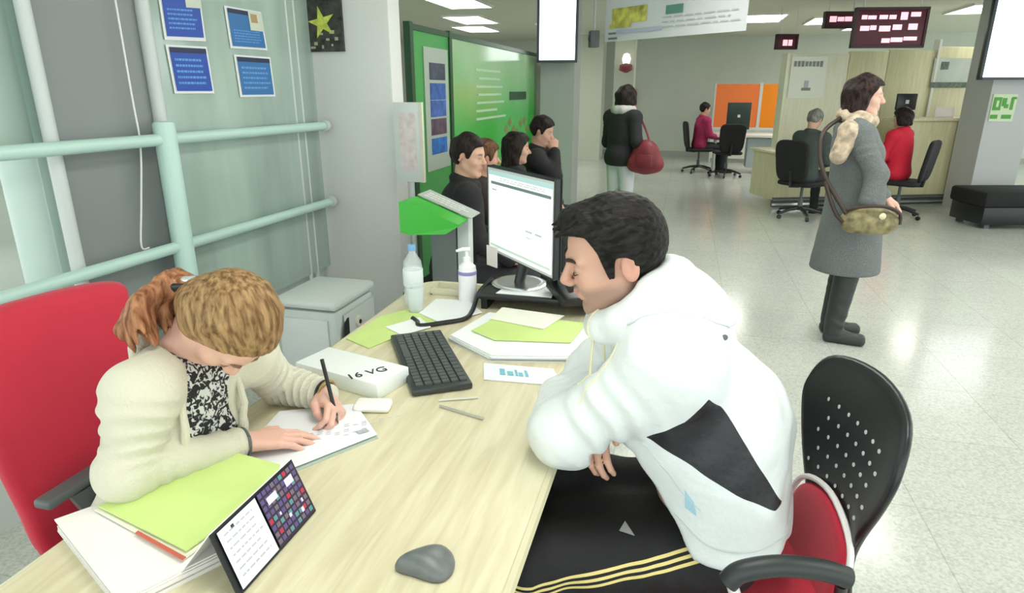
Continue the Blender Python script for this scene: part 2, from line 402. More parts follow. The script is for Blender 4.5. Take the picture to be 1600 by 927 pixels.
def hand(F, W, fdir, back, side=1, curl=(25, 30, 20), spread=1.0, thumb=None, curls=None, sc=1):
    """W wrist, fdir finger direction, back = outward normal of the back of the hand, side +1: thumb on the local right"""
    H = Frame(W, fdir, back, sc=sc); k = .004
    fx = [.030 * side, .010 * side, -.010 * side, -.029 * side]; fy = [.086, .092, .087, .078]
    ln = [(.040, .024, .020), (.044, .028, .021), (.041, .026, .020), (.032, .019, .018)]
    for x, y in zip(fx, fy): F.cone(H.p((x * .55, .0, 0)), H.p((x, y, 0)), .0145 * sc, .0115 * sc, .014)
    F.cone(H.p((.012 * side, .02, -.004)), H.p((.028 * side, .055, -.006)), .016 * sc, .013 * sc, .012)
    curls = curls or [curl] * 4
    for x, y, L, cu in zip(fx, fy, ln, curls):
        p = np.array((x, y, 0)); a = 0; r = .0098; dx = x * .18 * spread / .03 * .03 * 3
        for li, ca in zip(L, cu):
            a += R(ca); q = p + np.array((dx * li, math.cos(a) * li, -math.sin(a) * li)); F.cone(H.p(p), H.p(q), r * sc, (r - .0012) * sc, .003); p = q; r -= .0012
    th = thumb or [(.022, .018, -.008), (.046, .046, -.016), (.052, .078, -.020), (.047, .102, -.024)]
    rr = [.015, .012, .0105, .0085]
    for i in range(3): F.cone(H.p((th[i][0] * side, th[i][1], th[i][2])), H.p((th[i + 1][0] * side, th[i + 1][1], th[i + 1][2])), rr[i] * sc, rr[i + 1] * sc, .006)
    return H

def torso_frame(J):
    up = np.array(J['neck']) - np.array(J['pelvis']); sh = np.array(J['shR']) - np.array(J['shL'])
    f = np.cross(up, sh); return Frame(J['pelvis'], f, up)
def torso(F, J, off=0, k=.05, hips=True, sc=1, fem=0):
    T = torso_frame(J); L = np.linalg.norm(np.array(J['neck']) - np.array(J['pelvis']))
    e = lambda z, w, d, h, y=0: F.ell(T.p((0, y, z * L)), (w * sc + off, d * sc + off, h * sc + off * .6), T.R, k)
    if hips: e(.02, .165 + fem * .01, .115, .12)
    e(.28, .145 - fem * .012, .11, .16, .005); e(.55, .155 - fem * .01, .115, .15, .008); e(.78, .15 - fem * .012, .10, .13)
    if fem:
        for s in (-1, 1): F.ell(T.p((s * .07 * sc, .085 * sc, .60 * L)), (.06 + off * .7, .05 + off * .7, .06 + off * .7), T.R, .03)
    for s in 'LR': F.cone(np.array(J['neck']) * .8 + np.array(J['sh' + s]) * .2 - T.R[:, 2] * .03, J['sh' + s], .055 * sc + off, .052 * sc + off, .03)
    return T
def arm(F, J, s, off=0, wr=0, upto=1.0, taper=1, sc=1, k=.02):
    a, b, c = (np.array(J[x + s], float) for x in ('sh', 'el', 'wr')); c2 = b + (c - b) * upto
    F.cone(a, b, .050 * sc + off, .039 * sc + off, k, wr=wr, wn=5, ph=1.3)
    F.cone(b, c2, .040 * sc + off, .029 * sc + off * taper, k, wr=wr, wn=6, ph=.4)
def leg(F, J, s, off=0, wr=0, sc=1, k=.03, low=1.0):
    a, b, c = (np.array(J[x + s], float) for x in ('hip', 'kn', 'an')); c2 = b + (c - b) * low
    F.cone(a, b, .083 * sc + off, .058 * sc + off, k, wr=wr, wn=5); F.cone(b, c2, .056 * sc + off, .038 * sc + off, k, wr=wr, wn=6, ph=2)
def bounds(pts, pad): P = np.array([list(p) for p in pts]); return P.min(0) - pad, P.max(0) + pad

def tone_of(P, H, base, lip=(.52, .19, .17), brow=None, stubble=None, red=.0):
    col = np.tile(np.array(base, float), (len(P), 1)); L = H.loc(P); x, y, z = L[:, 0], L[:, 1], L[:, 2]; ax = np.abs(x)
    def mix(m, c): m = np.clip(m, 0, 1)[:, None]; col[:] = col * (1 - m) + np.array(c) * m
    inh = (np.abs(z) < .14) & (np.abs(x) < .1) & (np.abs(y) < .13)
    if stubble is not None: mix(.62 * inh * np.clip((-.030 - z) / .02, 0, 1) * (y > -.03) * np.clip((.10 - ax) / .03, 0, 1) * (1 - np.exp(-((z + .064) / .009) ** 2) * (ax < .024)), stubble)
    mix(.28 * inh * (ax > .072) * (np.abs(z) < .04), (base[0], base[1] * .62, base[2] * .6))
    mix(.35 * inh * np.exp(-((y - .112) / .012) ** 2 - ((z + .028) / .012) ** 2), (base[0], base[1] * .7, base[2] * .7))
    mix(.8 * inh * (y > .074) * np.exp(-(x / .02) ** 4 - ((z + .064) / .010) ** 4), lip)
    if brow is not None:
        mix(.9 * inh * (y > .05) * np.exp(-((ax - .030) / .018) ** 4 - ((z - .024 + 8 * (ax - .03) ** 2) / .005) ** 2), brow)
        mix(.85 * inh * (y > .05) * np.exp(-((ax - .031) / .013) ** 4 - ((z - .000) / .0045) ** 2), (.05, .035, .03))
    return col
def hair_cap(F, H, thick=.012, line=None, k=.01, extra=None):
    """hair shell over the cranium cut along a hair line z(y) in head space"""
    line = line or ([-.13, -.10, -.06, -.035, -.020, -.005, .006, .014, .030, .046, .060, .078, .11], [-.095, -.090, -.075, -.045, .015, .024, .022, -.015, -.016, .036, .054, .070, .076])
    F.ell(H.p((0, -.014, .030)), np.array((.079 + thick, .101 + thick, .094 + thick)) * H.sc, H.R, k)
    def cut(X, Y, Z):
        x, y, z = H.locg(X, Y, Z)
        zl = np.interp(y, line[0], line[1]); return ((z - zl) * .75) * H.sc * -1 * -1
    F.fn(lambda X, Y, Z: cut(X, Y, Z), .008, 's')
    if extra: extra(F)

def seated_or_standing(name, label, J, H, h, skin, garments, hairf, hair_m, brow=(.03, .02, .02), female=0, stubble=None, hands='simple', sc=1, group=None, fine=(), detail=False, handf=None, legs=True, root=None):
    r = root or thing(name, label, 'person', tuple(np.array(J['pelvis']) * [1, 1, 0] + [0, 0, min(J['anL'][2], J['anR'][2]) - .08]) , group)
    pts = [v for v in J.values()] + [H.p((0, 0, .13)), H.p((0, .13, -.13)), H.p((0, -.13, 0))]
    lo, hi = bounds(pts, .2); F = Field(lo, hi, h, fine)
    torso(F, J, -.004, fem=female, sc=sc)
    for s in 'LR':
        arm(F, J, s, 0, sc=sc)
        if legs:
            leg(F, J, s, 0, sc=sc)
            toe = np.array(J['to' + s]) ; F.cone(np.array(J['an' + s]) - [0, 0, .03], toe, .036, .028, .02)
    F.cone(H.p((0, -.025, -.07)), J['neck'], .054 * sc, .062 * sc, .02)
    head(F, H, detail)
    if handf: handf(F)
    else:
        for s in 'LR':
            w = np.array(J['wr' + s], float); d = w - np.array(J['el' + s]); d /= np.linalg.norm(d)
            bk = np.cross(d, np.cross((0, 0, 1.), d) + 1e-6); hand(F, w, d, bk + [0, 0, 1e-3], 1 if s == 'L' else -1, sc=sc)
    me, P = F.mesh('body'); attr_tone(me, tone_of(P, H, skin, brow=brow, stubble=stubble))
    b = link('body', me, M_skin, r, True)
    for (gname, gf, gm, gh) in garments:
        F = Field(lo, hi, gh); gf(F); me, P = F.mesh(gname); link(gname, me, gm, r, True)
    if hairf:
        hp = [H.p((.12, .12, .13)), H.p((-.12, -.14, -.16)), H.p((.12, -.14, .13)), H.p((-.12, .12, -.16))]
        l2, h2 = bounds(hp, .06); F = Field(l2, h2, min(h, .008) if detail else h * .7); hairf(F)
        me, P = F.mesh('hair'); link('hair', me, hair_m, r, True)
    return r

# ============================================================ THE SETTING
def struct(o): o['kind'] = 'structure'; return o
struct(bb('floor', -7, 9, -2.5, 17.1, -.05, 0, terrazzo()))
struct(bb('ceiling', -7, 9, -2.5, 17.1, 2.75, 2.85, M_ceil))
struct(bb('wall_far', -7, 9, 16.9, 17.1, 0, 2.75, M_wall))
struct(bb('wall_hall_left', -7.1, -7, 4.6, 17.1, 0, 2.75, M_wall))
struct(bb('trim_1', -3, 9, 16.86, 16.9, 0, .12, mat('grey skirting', (.35, .37, .34), .5)))

# glazed facade on the left: frosted lower wall, panes, posts
M_frost = mat('greenish glass with painted reflection bands', (.37, .47, .42), .10, spec=.8, noise=.22, nscale=1.6, stretch=(1, 2.2, .35))  # upright bands in the colour imitate reflections on the glass
M_shutter = mat('grey exterior shutter', (.25, .27, .275), .55, noise=.06, nscale=1.2)
w = thing('wall_left', None, None, (-2.4, 2.6, 0)); struct(w)
bb('sill_wall', -2.50, -2.34, 1.30, 3.85, 0, .42, mat('pale grey sill wall', (.55, .60, .58), .6), w)
bb('facade_pane', -2.305, -2.292, 2.54, 3.84, .42, 2.75, M_frost, w)
bb('shutter_panel', -2.345, -2.32, 1.965, 2.54, .42, 2.75, M_shutter, w)
bb('facade_head', -2.50, -2.34, 1.30, 3.85, 2.55, 2.75, M_grey, w)
g = mat('clear window glass', (.85, .95, .92), .03, alpha=.18, spec=.6)
wn = struct(bb('window_1', -2.40, -2.392, 1.30, 1.97, .42, 1.33, g))
# frosted round column outside the first pane
struct(lathe('wall_column', [(.14, 0), (.14, 2.75)], (-2.62, 2.16, 0), mat('pale teal round column', (.45, .60, .55), .45)))
struct(bb('window_2', -2.40, -2.39, 1.30, 1.97, 1.33, 2.75, mat('frosted green glass', (.40, .52, .47), .3)))
for i, (y, r_) in enumerate(((1.965, .026), (2.52, .030), (3.60, .012), (3.68, .012))):
    f = struct(tube('trim_%d' % (i + 2), [(-2.30, y, .0), (-2.30, y, 2.75)], r_, M_grey, n=16))
# guard rail: two teal tubes and a stout teal post
gr = thing('guard_rail', 'pale teal tubular guard rail with two long bars along the glass facade', 'railing', (-2.22, 2.44, 0))
tube('rail_bar', [(-2.22, .9, 1.372), (-2.22, 3.78, 1.352)], .026, M_teal, gr, 18)
tube('rail_bar', [(-2.22, .9, .895), (-2.22, 3.78, .868)], .026, M_teal, gr, 18)
lathe('post', [(0, 0), (.085, 0), (.085, .012), (.046, .02), (.046, 1.425), (.040, 1.437), (0, 1.437)], (-2.215, 2.44, 0), M_teal, gr)
for z in (1.352, .868): lathe('end_cap', [(0, -.02), (.036, -.02), (.036, .02), (0, .02)], (-2.22, 3.79, z), M_grey, gr, M=rot(0, 90))
tag(tube('blind_cord', [(-2.28, 2.36, 2.7), (-2.28, 2.36, 1.6), (-2.27, 2.35, 1.35), (-2.27, 2.30, 1.1), (-2.27, 2.26, .92), (-2.27, 2.30, .90)], .004, mat('white cord', (.8, .8, .8), .6), None, 8, True),
    'thin white blind cord hanging in front of the grey shutter', 'cord')
# posters taped to the glass
def poster(q, label, top_corner, base):
    Q = [Vector(p) for p in q]
    p = thing('poster', label, 'poster', tuple(Q[3]), 'blue notices on the glass facade')
    slab('sheet', [quadpt(Q, u, v) for u, v in ((-.06, -.05), (1.06, -.05), (1.06, 1.06), (-.06, 1.06))], .002, mat('poster paper', (.80, .82, .84), .5), p)
    on_quad('blue_field', Q, [(0, 0 if not top_corner else 0, 1, 1)], mat('blue print ' + base, {'a': (.012, .07, .42), 'b': (.03, .16, .42)}[base], .4), p, .003)
    bf = [c_ for c_ in p.children if c_.name.startswith('blue_field')][0]
    on_quad('dark_heading', Q, [(0, 0, 1, .12)], mat('navy print', (.01, .02, .07), .4), bf, .0038)
    on_quad('printed_lines', Q, text_rows(5, .08, .95, .25 if not top_corner else .55, .92, seed=len(label), fill=.4), mat('light blue print', (.12, .34, .75), .5), bf, .0045)
    if top_corner:
        pc = on_quad('photo_corner', Q, [(.6, -.02, 1.04, .52)], mat('pale photo print', (.62, .66, .56), .5), p, .0052)
        on_quad('photo_spot', Q, [(.66, .06, .86, .30)], mat({'a': 'green photo spot', 'b': 'tan photo spot'}[base], {'a': (.10, .32, .16), 'b': (.42, .30, .14)}[base], .5), pc, .006)
xp = -2.285
poster([(xp, 2.62, 2.06), (xp, 2.86, 2.08), (xp, 2.86, 1.81), (xp, 2.62, 1.80)], 'blue notice with a green photo corner, upper left of the four on the glass', True, 'a')
poster([(xp, 2.62, 1.755), (xp, 2.86, 1.760), (xp, 2.87, 1.565), (xp, 2.63, 1.565)], 'deep blue notice with pale lines, lower left of the four on the glass', False, 'a')
poster([(xp, 3.06, 1.965), (xp, 3.33, 1.965), (xp, 3.35, 1.79), (xp, 3.07, 1.785)], 'blue notice with a tan photo corner, upper right of the four on the glass', True, 'b')
poster([(xp, 3.09, 1.735), (xp, 3.37, 1.735), (xp, 3.38, 1.545), (xp, 3.10, 1.545)], 'light blue notice with a dark heading, lower right of the four on the glass', False, 'b')

# near pillar with the star picture
struct(bb('wall_pillar', -2.42, -1.765, 3.85, 4.02, 0, 2.75, M_pillar, None, .012))
sp = thing('star_picture', 'dark picture of a yellow green star hung on the white pillar', 'picture', (-2.2, 3.84, 1.8))
bb('board', -2.355, -2.065, 3.83, 3.85, 1.795, 2.22, mat('dark photo print', (.035, .035, .03), .35, noise=.9, nscale=25), sp)
bm = bmesh.new(); cx, cz = -2.20, 1.96
for k in range(5):
    a0 = R(90 + 72 * k + 12); pts = [(cx, 3.829, cz)]
    for aa, rr in ((a0 - R(36), .035), (a0, .095), (a0 + R(36), .035)): pts.append((cx + rr * math.cos(aa), 3.8295, cz + rr * math.sin(aa)))
    add_slab(bm, pts, .003)
fin(bm, 'star', mat('yellow green star', (.55, .60, .10), .5, noise=.3, nscale=30), sp)
on_quad('pale_leaves', [(-2.34, 3.829, 1.93), (-2.08, 3.829, 1.93), (-2.08, 3.829, 1.80), (-2.34, 3.829, 1.80)], [(q, w, q + .05 + .04 * (i % 3), w + .10 + .05 * (i % 2)) for i, (q, w) in enumerate([(.1, .3), (.3, .6), (.42, .2), (.5, .75), (.62, .45), (.72, .1), (.75, .7), (.85, .4), (.2, .8)])], mat('pale leaf print', (.40, .42, .28), .5), sp)

# hall pillars
struct(bb('wall_pillar', -1.86, -1.42, 8.6, 9.1, 0, 2.75, mat('grey painted pillar', (.40, .42, .41), .6)))
struct(bb('wall_pillar', -1.30, -.95, 12.2, 12.6, 0, 2.75, mat('pale green grey pillar', (.50, .54, .45), .7)))
o = box('wall_pillar', (3.97, 10.22, 1.375), (.58, .5, 2.75), mat('lilac grey painted pillar', (.50, .51, .53), .6), None, rot(14.6)); struct(o)
struct(bb('wall_pillar', -2.6, -1.9, 15.4, 16.0, 0, 2.75, mat('pale green grey pillar', (.50, .54, .45), .7)))
# open doorway at the far left of the back wall
d = thing('door_1', None, None, (-2.6, 16.8, 0)); struct(d)
bb('door_leaf', -3.0, -2.3, 16.8, 16.86, 0, 2.1, mat('dark grey door', (.12, .14, .13), .5), d)
bb('door_frame', -3.08, -3.0, 16.78, 16.86, 0, 2.16, M_grey, d); bb('door_frame', -2.3, -2.22, 16.78, 16.86, 0, 2.16, M_grey, d)

# ceiling luminaires
M_lamp = mat('luminaire diffuser', (.9, .9, .85), .5, emit=(1, .99, .93), es=LAMP)
def luminaire(x, y, label, w_=.62, l_=1.22):
    t = thing('ceiling_light', label, 'ceiling light', (x, y, 2.72), 'ceiling lights')
    bb('diffuser', x - w_ / 2, x + w_ / 2, y - l_ / 2, y + l_ / 2, 2.73, 2.742, M_lamp, t)
    bm = bmesh.new()
    for (a, b, c, d_) in ((-w_ / 2 - .03, -w_ / 2, -l_ / 2 - .03, l_ / 2 + .03), (w_ / 2, w_ / 2 + .03, -l_ / 2 - .03, l_ / 2 + .03), (-w_ / 2, w_ / 2, -l_ / 2 - .03, -l_ / 2), (-w_ / 2, w_ / 2, l_ / 2, l_ / 2 + .03)):
        add_box(bm, (x + (a + b) / 2, y + (c + d_) / 2, 2.735), (b - a, d_ - c, .03))
    fin(bm, 'frame', mat('luminaire frame', (.75, .76, .72), .4), t)
for (x, y, l) in ((1.15, 12.6, 'flat ceiling light right of the hanging banner'), (2.3, 13.3, 'flat ceiling light left of the big maroon sign'), (4.2, 12.0, 'flat ceiling light right of the big maroon sign'),
                  (-3.75, 11.6, 'ceiling light above the green screen, middle of the three in a row'), (-3.2, 9.3, 'ceiling light above the green screen, nearest of the three in a row'),
                  (-4.2, 13.3, 'ceiling light above the green screen, farthest of the three in a row'), (-2.5, 13.2, 'ceiling light glimpsed left of the left hanging screen'), (3.25, 14.8, 'small far ceiling light between the maroon signs')):
    luminaire(x, y, l)
for x in (-.1, 2.0, 4.3):  # lamp grid added out of view to give light from above
    for y in (1.2, 3.9, 6.4):
        luminaire(x, y, 'added ceiling light, out of view, lighting the front of the hall')

# ============================================================ THE DESK AND WHAT STANDS ON IT
DZ = .75
dk = thing('desk', 'long pale maple office desk with black front panel between the two people', 'desk', (-.66, 1.5, 0))
bm = bmesh.new(); r_ = .09; poly = []
for (cx, cy, a0) in ((-1.085 + r_, .30 + r_, 180), (-.24 - r_ * .3, .30 + r_ * .3, 270), (-.24 - .25, 2.62 - .25, 0), (-1.085 + r_, 2.52, 90)):
    rr = {180: r_, 270: r_ * .3, 0: .25, 90: r_}[a0]
    for k in range(7): a = R(a0 + 15 * k); poly.append((cx + rr * math.cos(a), cy + rr * math.sin(a), DZ - .028))
add_slab(bm, poly, .028)
for e in bm.edges: pass
top = fin(bm, 'tabletop', M_deskwood, dk)
bm = bmesh.new()
n = len(poly)
pp = [Vector(p) + Vector((0, 0, .014)) for p in poly]; add_tube(bm, pp + [pp[0]], .0150, 8)
fin(bm, 'edge_band', mat('pale beech edging', (.62, .58, .40), .4), dk, auto=True)
bb('front_panel', -.62, -.60, .34, 2.3, .06, DZ - .03, M_black, dk)
for (x, y) in ((-1.0, .42), (-.32, .42), (-1.0, 2.42), (-.34, 2.2)): tube('leg', [(x, y, 0), (x, y, DZ - .03)], .026, M_dgrey, dk)

# monitor riser
rs = thing('monitor_riser', 'low black riser shelf carrying the monitor and papers at the desk end', 'riser', (-.45, 2.42, DZ))
bb('shelf', -.73, -.20, 2.27, 2.52, DZ + .045, DZ + .068, M_black, rs, .006)
for x in (-.71, -.22): bb('side_foot', x - .012, x + .012, 2.29, 2.50, DZ, DZ + .046, M_black, rs)
bb('back_panel', -.70, -.23, 2.49, 2.505, DZ, DZ + .046, M_black, rs)
# monitor
A = Vector((-.430, 2.225, 0)); B = Vector((-.775, 2.60, 0)); nrm = Vector((-(B - A).y, (B - A).x, 0)).normalized()
if nrm.dot(Vector((0, 0, 0)) - A) < 0: nrm = -nrm
mz0, mz1 = .925, 1.255; wv = (B - A)
mo = thing('monitor', 'white framed flat monitor turned obliquely, showing a pale document', 'monitor', (-.58, 2.44, DZ + .068))
ang = math.degrees(math.atan2(wv.y, wv.x)); mc = (A + B) / 2
scr = [B + Vector((0, 0, mz1)), A + Vector((0, 0, mz1)), A + Vector((0, 0, mz0)), B + Vector((0, 0, mz0))]
box('housing', (mc.x - nrm.x * .0135, mc.y - nrm.y * .0135, (mz0 + mz1) / 2), (wv.length + .024, .024, mz1 - mz0 + .024), mat('black monitor shell', (.02, .022, .024), .4), mo, rot(ang), .006)
sc = [p + nrm * .0005 for p in scr]
bm = bmesh.new(); rects = [(-.02, -.03, 1.02, 0), (-.02, 1, 1.02, 1.03), (-.02, 0, 0, 1), (1, 0, 1.02, 1)]
fo = on_quad('bezel', sc, rects, mat('silver bezel', (.62, .66, .66), .35), mo, .0005)
scn = on_quad('screen', sc, [(0, 0, 1, 1)], mat('lit screen page', (.8, .82, .8), .3, emit=(.86, .90, .84), es=.45), mo, .0003)
on_quad('toolbar', sc, [(.0, .0, 1, .055)], mat('screen toolbar', (.3, .45, .45), .3, emit=(.45, .62, .62), es=.45), scn, .001)
on_quad('toolbar', sc, [(.04, .13, .98, .165)], mat('screen dark bar', (.10, .15, .15), .3, emit=(.12, .16, .16), es=.5), scn, .0012)
on_quad('toolbar', sc, [(.02, .93, .98, .96)], mat('screen status bar', (.4, .5, .45), .3, emit=(.45, .58, .50), es=.5), scn, .0012)
on_quad('printed_text', sc, [(.06, .22, .14, .24), (.62, .60, .72, .62), (.76, .60, .86, .62), (.62, .68, .70, .69)] + text_rows(2, .2, .95, .075, .12, 4, .4), mat('screen text', (.3, .36, .36), .3, emit=(.38, .44, .44), es=.5), scn, .0016)
st = (-.60, 2.42)
lathe('base_ring', [(.085, 0), (.11, .0), (.112, .008), (.10, .014), (.085, .012)], (st[0], st[1], DZ + .070), M_chrome, mo)
lathe('base_disc', [(0, 0), (.088, 0), (.088, .008), (0, .012)], (st[0], st[1], DZ + .070), M_black, mo)
tube('neck', [(st[0], st[1], DZ + .078), (st[0] - nrm.x * .03, st[1] - nrm.y * .03, .95), (mc.x - nrm.x * .05, mc.y - nrm.y * .05, 1.02)], .022, M_black, mo, smooth_path=True)
tag(box('sticky_note', (-.742, 2.515, .905), (.075, .003, .085), mat('pinkish white note', (.85, .78, .78), .7), None, rot(ang + 8)), 'small pinkish white note stuck under the left corner of the monitor', 'note')
# telephone
ph = thing('desk_telephone', 'black desk telephone standing at the right end of the riser', 'telephone', (-.37, 2.33, DZ + .068))
M_ = rot(35)
pb = box('base', (-.37, 2.33, DZ + .088), (.15, .17, .035), M_black, ph, M_ @ rot(0, 12), .008)
bm = bmesh.new(); hp = [Vector((-.37, 2.33, DZ + .122)) + M_ @ Vector(p) for p in ((-.045, -.09, .0), (-.045, -.05, .022), (-.045, .03, .026), (-.045, .075, .0))]
add_tube(bm, spline(hp), .015, 10); fin(bm, 'handset', M_black, ph, auto=True)
for i in range(4):
    for j in range(3):
        c = Vector((-.37, 2.33, DZ + .112)) + M_ @ Vector((.012 + j * .02, -.055 + i * .02, -.004 + i * .004)); box('key', c, (.013, .013, .006), mat('grey phone key', (.35, .38, .38), .5), pb, M_)
tag(slab('paper_sheet', [(-.66, 2.285, .819), (-.44, 2.285, .819), (-.45, 2.42, .819), (-.64, 2.42, .819)], .002, WHITE), 'white sheet with a grey mark lying on the riser under the monitor', 'paper')
tag(slab('paper_sheet', [(-.33, 2.275, .819), (-.215, 2.275, .819), (-.215, 2.36, .819), (-.30, 2.40, .819)], .002, mat('pale grey blue paper', (.62, .72, .74), .6)), 'pale bluish slip at the far right end of the riser', 'paper')
tag(tube('cable', [(-.72, 2.44, .83), (-.745, 2.34, .80), (-.735, 2.22, .765), (-.74, 2.14, .758), (-.80, 2.08, .758), (-.87, 2.03, .758), (-.90, 2.07, .757), (-.93, 2.10, .757)], .009, M_black, None, 10, True),
    'thick black cable running from the riser to the keyboard', 'cable')

# keyboard
K0 = [Vector((-.915, 1.86, DZ)), Vector((-.798, 2.035, DZ)), Vector((-.535, 1.605, DZ)), Vector((-.660, 1.470, DZ))]
kc = sum(K0, Vector()) / 4; kd = (((K0[3] - K0[0]) + (K0[2] - K0[1])) / 2); kl = .455; kw = .175; ka = math.degrees(math.atan2(kd.y, kd.x))
kb = thing('keyboard', 'black full size computer keyboard lying aslant between the white box and papers', 'keyboard', (kc.x, kc.y, DZ))
kcs = box('case', (kc.x, kc.y, DZ + .012), (kl, kw, .020), mat('dark keyboard shell', (.035, .04, .042), .4), kb, rot(ka), .006)
km = mat('charcoal key', (.075, .085, .09), .45); k0 = None
rows = [15, 15, 15, 14, 13]
for ri in range(6):
    ncol = [15, 18, 18, 18, 17, 14][ri]; x = -kl / 2 + .018
    span = kl - .036; wds = [1] * ncol
    if ri == 5: wds[4] = 5
    if ri in (2, 3, 4): wds[0] = 1.6
    u = span / sum(wds)
    for wk in wds:
        c = kc + rot(ka) @ Vector((x + u * wk / 2, kw / 2 - .022 - ri * .0255, .022)); x += u * wk
        box('key', c, (u * wk - .004, .0205, .010), km, kcs, rot(ka))
# mouse
mp = lambda a: (-.395 + .062 * 0, .0)
bm = bmesh.new(); bmesh.ops.create_uvsphere(bm, u_segments=28, v_segments=16, radius=1)
for v in bm.verts:
    x, y, z = v.co; wy = .036 * (1 + .55 * x); v.co = (x * .054, y * wy * (1 + .12 * math.sin(3 * x)), max(z, -.15) * .030 * (1 - .25 * x))
Mm = rot(22)
for v in bm.verts: v.co = Mm @ v.co + Vector((-.392, .885, DZ + .0055))
ms = fin(bm, 'mouse_shell', None, None, smooth=True); mse = thing('computer_mouse', 'dark grey triangular computer mouse alone on the desk near its edge', 'mouse', (-.392, .885, DZ))
ms.data.materials.append(mat('dark grey mouse plastic', (.13, .145, .15), .38, noise=.15, nscale=40)); ms.name = 'shell'
ms.parent = mse; ms.location = ms.location - Vector(mse.location)
tube('button_seam', [Vector((-.392, .885, DZ + .030)) + Mm @ Vector(p) for p in ((-.05, 0, -.016), (-.03, 0, -.002), (-.005, 0, .004))], .0012, M_black, mse, 6)
# desk calendar
ca = [Vector((-.728, .757, .850)), Vector((-.728, 1.002, .850)), Vector((-.668, .980, .7525)), Vector((-.668, .735, .7525))]
cl = thing('desk_calendar', 'standing desk card with white text half and dark photo collage half, black bordered', 'desk calendar', (-.70, .87, DZ))
slab('card', ca, .003, M_black, cl); back = [ca[0], ca[1], Vector((-.80, .985, .752)), Vector((-.80, .735, .752))]
slab('back_leg', back, .002, mat('white card', (.80, .80, .80), .6), cl)
nq = ca
on_quad('text_panel', nq, [(.045, .05, .47, .95)], mat('white blue panel', (.78, .82, .92), .5), cl, .0040)
on_quad('collage', nq, [(.49, .04, .97, .96)], mat('collage ground', (.03, .015, .04), .5), cl, .0040)
rnd = random.Random(3); cells = [[], [], [], []]
for i in range(9):
    for j in range(8):
        u0 = .495 + i * .053; v0 = .05 + j * .113
        cells[rnd.choice([0, 0, 1, 2, 0, 2, 3])].append((u0, v0, u0 + .040, v0 + .075))
for cs, (nm, cc) in zip(cells, (('collage violet', (.10, .07, .22)), ('collage red', (.42, .03, .06)), ('collage dusk', (.16, .12, .17)), ('collage teal', (.10, .25, .28)))): on_quad('photo_tiles', nq, cs, mat(nm, cc, .5), cl, .0046)
on_quad('pale_tiles', nq, [(.56, .19, .68, .31), (.80, .17, .90, .30), (.70, .66, .73, .72), (.62, .52, .64, .57), (.88, .62, .90, .68), (.84, .74, .87, .82)], mat('pale lilac tile', (.66, .62, .78), .5), cl, .0052)
on_quad('printed_text', nq, text_rows(7, .09, .44, .14, .9, 11, .22, .02, .06), M_inkgrey, cl, .0046)
on_quad('heading', nq, [(.17, .10, .20, .15)], M_ink, cl, .0046)

# paper stack, green folder
def stack(name, label, quad, n, th, m, cat='papers', jit=.006, seed=1, z=DZ, group=None):
    rnd = random.Random(seed); bm = bmesh.new(); zz = z
    for i in range(n):
        j = Vector((rnd.uniform(-jit, jit), rnd.uniform(-jit, jit), 0)); add_slab(bm, [Vector((p[0], p[1], zz)) + j for p in quad], th * .8); zz += th
    return tag(fin(bm, name, m), label, cat, group)
def quadz(pts, z): return [(p[0], p[1], z) for p in pts]
stack('paper_stack', 'thick white stack of papers under the green folder at the near left corner', [(-1.12, .80), (-.83, .66), (-.74, .82), (-.77, 1.00), (-.98, 1.01)][::1], 7, .0042, mat('slightly pink white paper', (.88, .85, .84), .7), seed=4, jit=.004)
fl = thing('green_folder', 'lime green folder with a red rim lying on the near paper stack', 'folder', (-.92, .93, DZ + .03))
slab('cover', [(-1.06, .84, DZ + .0375), (-.80, .775, DZ + .0375), (-.765, .97, DZ + .0375), (-.80, 1.06, DZ + .0375), (-.94, 1.08, DZ + .0375)], .003, M_limepaper, fl)
slab('lower_sheet', [(-1.065, .835, DZ + .0315), (-.795, .762, DZ + .0315), (-.76, .97, DZ + .0315), (-.94, 1.085, DZ + .0315)], .003, mat('cream paper', (.85, .84, .70), .7), fl)
slab('red_rim', [(-.93, .795, DZ + .0345), (-.795, .757, DZ + .0345), (-.792, .764, DZ + .0345), (-.93, .802, DZ + .0345)], .0025, mat('dull red card', (.55, .12, .08), .6), fl)
# the form being written on
fr = thing('paper_form', 'white printed form the bent woman is writing on', 'paper', (-.80, 1.22, DZ))
fq = [(-.985, 1.33), (-.81, 1.42), (-.68, 1.285), (-.815, 1.075), (-.95, 1.12)]
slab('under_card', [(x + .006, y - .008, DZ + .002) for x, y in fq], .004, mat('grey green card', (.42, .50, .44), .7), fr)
slab('sheet', [(x, y, DZ + .007) for x, y in fq], .0015, mat('bluish white paper', (.84, .86, .92), .7), fr)
slab('stamp', [(-.722, 1.272, DZ + .0088), (-.704, 1.292, DZ + .0088), (-.719, 1.302, DZ + .0088), (-.736, 1.282, DZ + .0088)], .0003, M_inkgrey, fr)
bm = bmesh.new(); rnd = random.Random(8)
for i in range(9):
    for j in range(7):
        if rnd.random() < .6:
            p = Vector((-.90 + i * .018 + j * .014, 1.16 + i * .012 + j * .004 + j * .016, DZ + .0087))
            add_slab(bm, [p, p + Vector((.010, .007, 0)), p + Vector((.009, .0085, 0)), p + Vector((-.001, .0015, 0))], .0003)
fin(bm, 'printed_text', M_inkgrey, fr)
tag(slab('paper_sheet', [(-1.04, 1.06, DZ + .002), (-.93, 1.02, DZ + .002), (-.78, 1.16, DZ + .002), (-.86, 1.20, DZ + .002)], .0015, mat('cream paper', (.85, .84, .70), .7)), 'cream sheet between the green folder and the writing hand', 'paper')
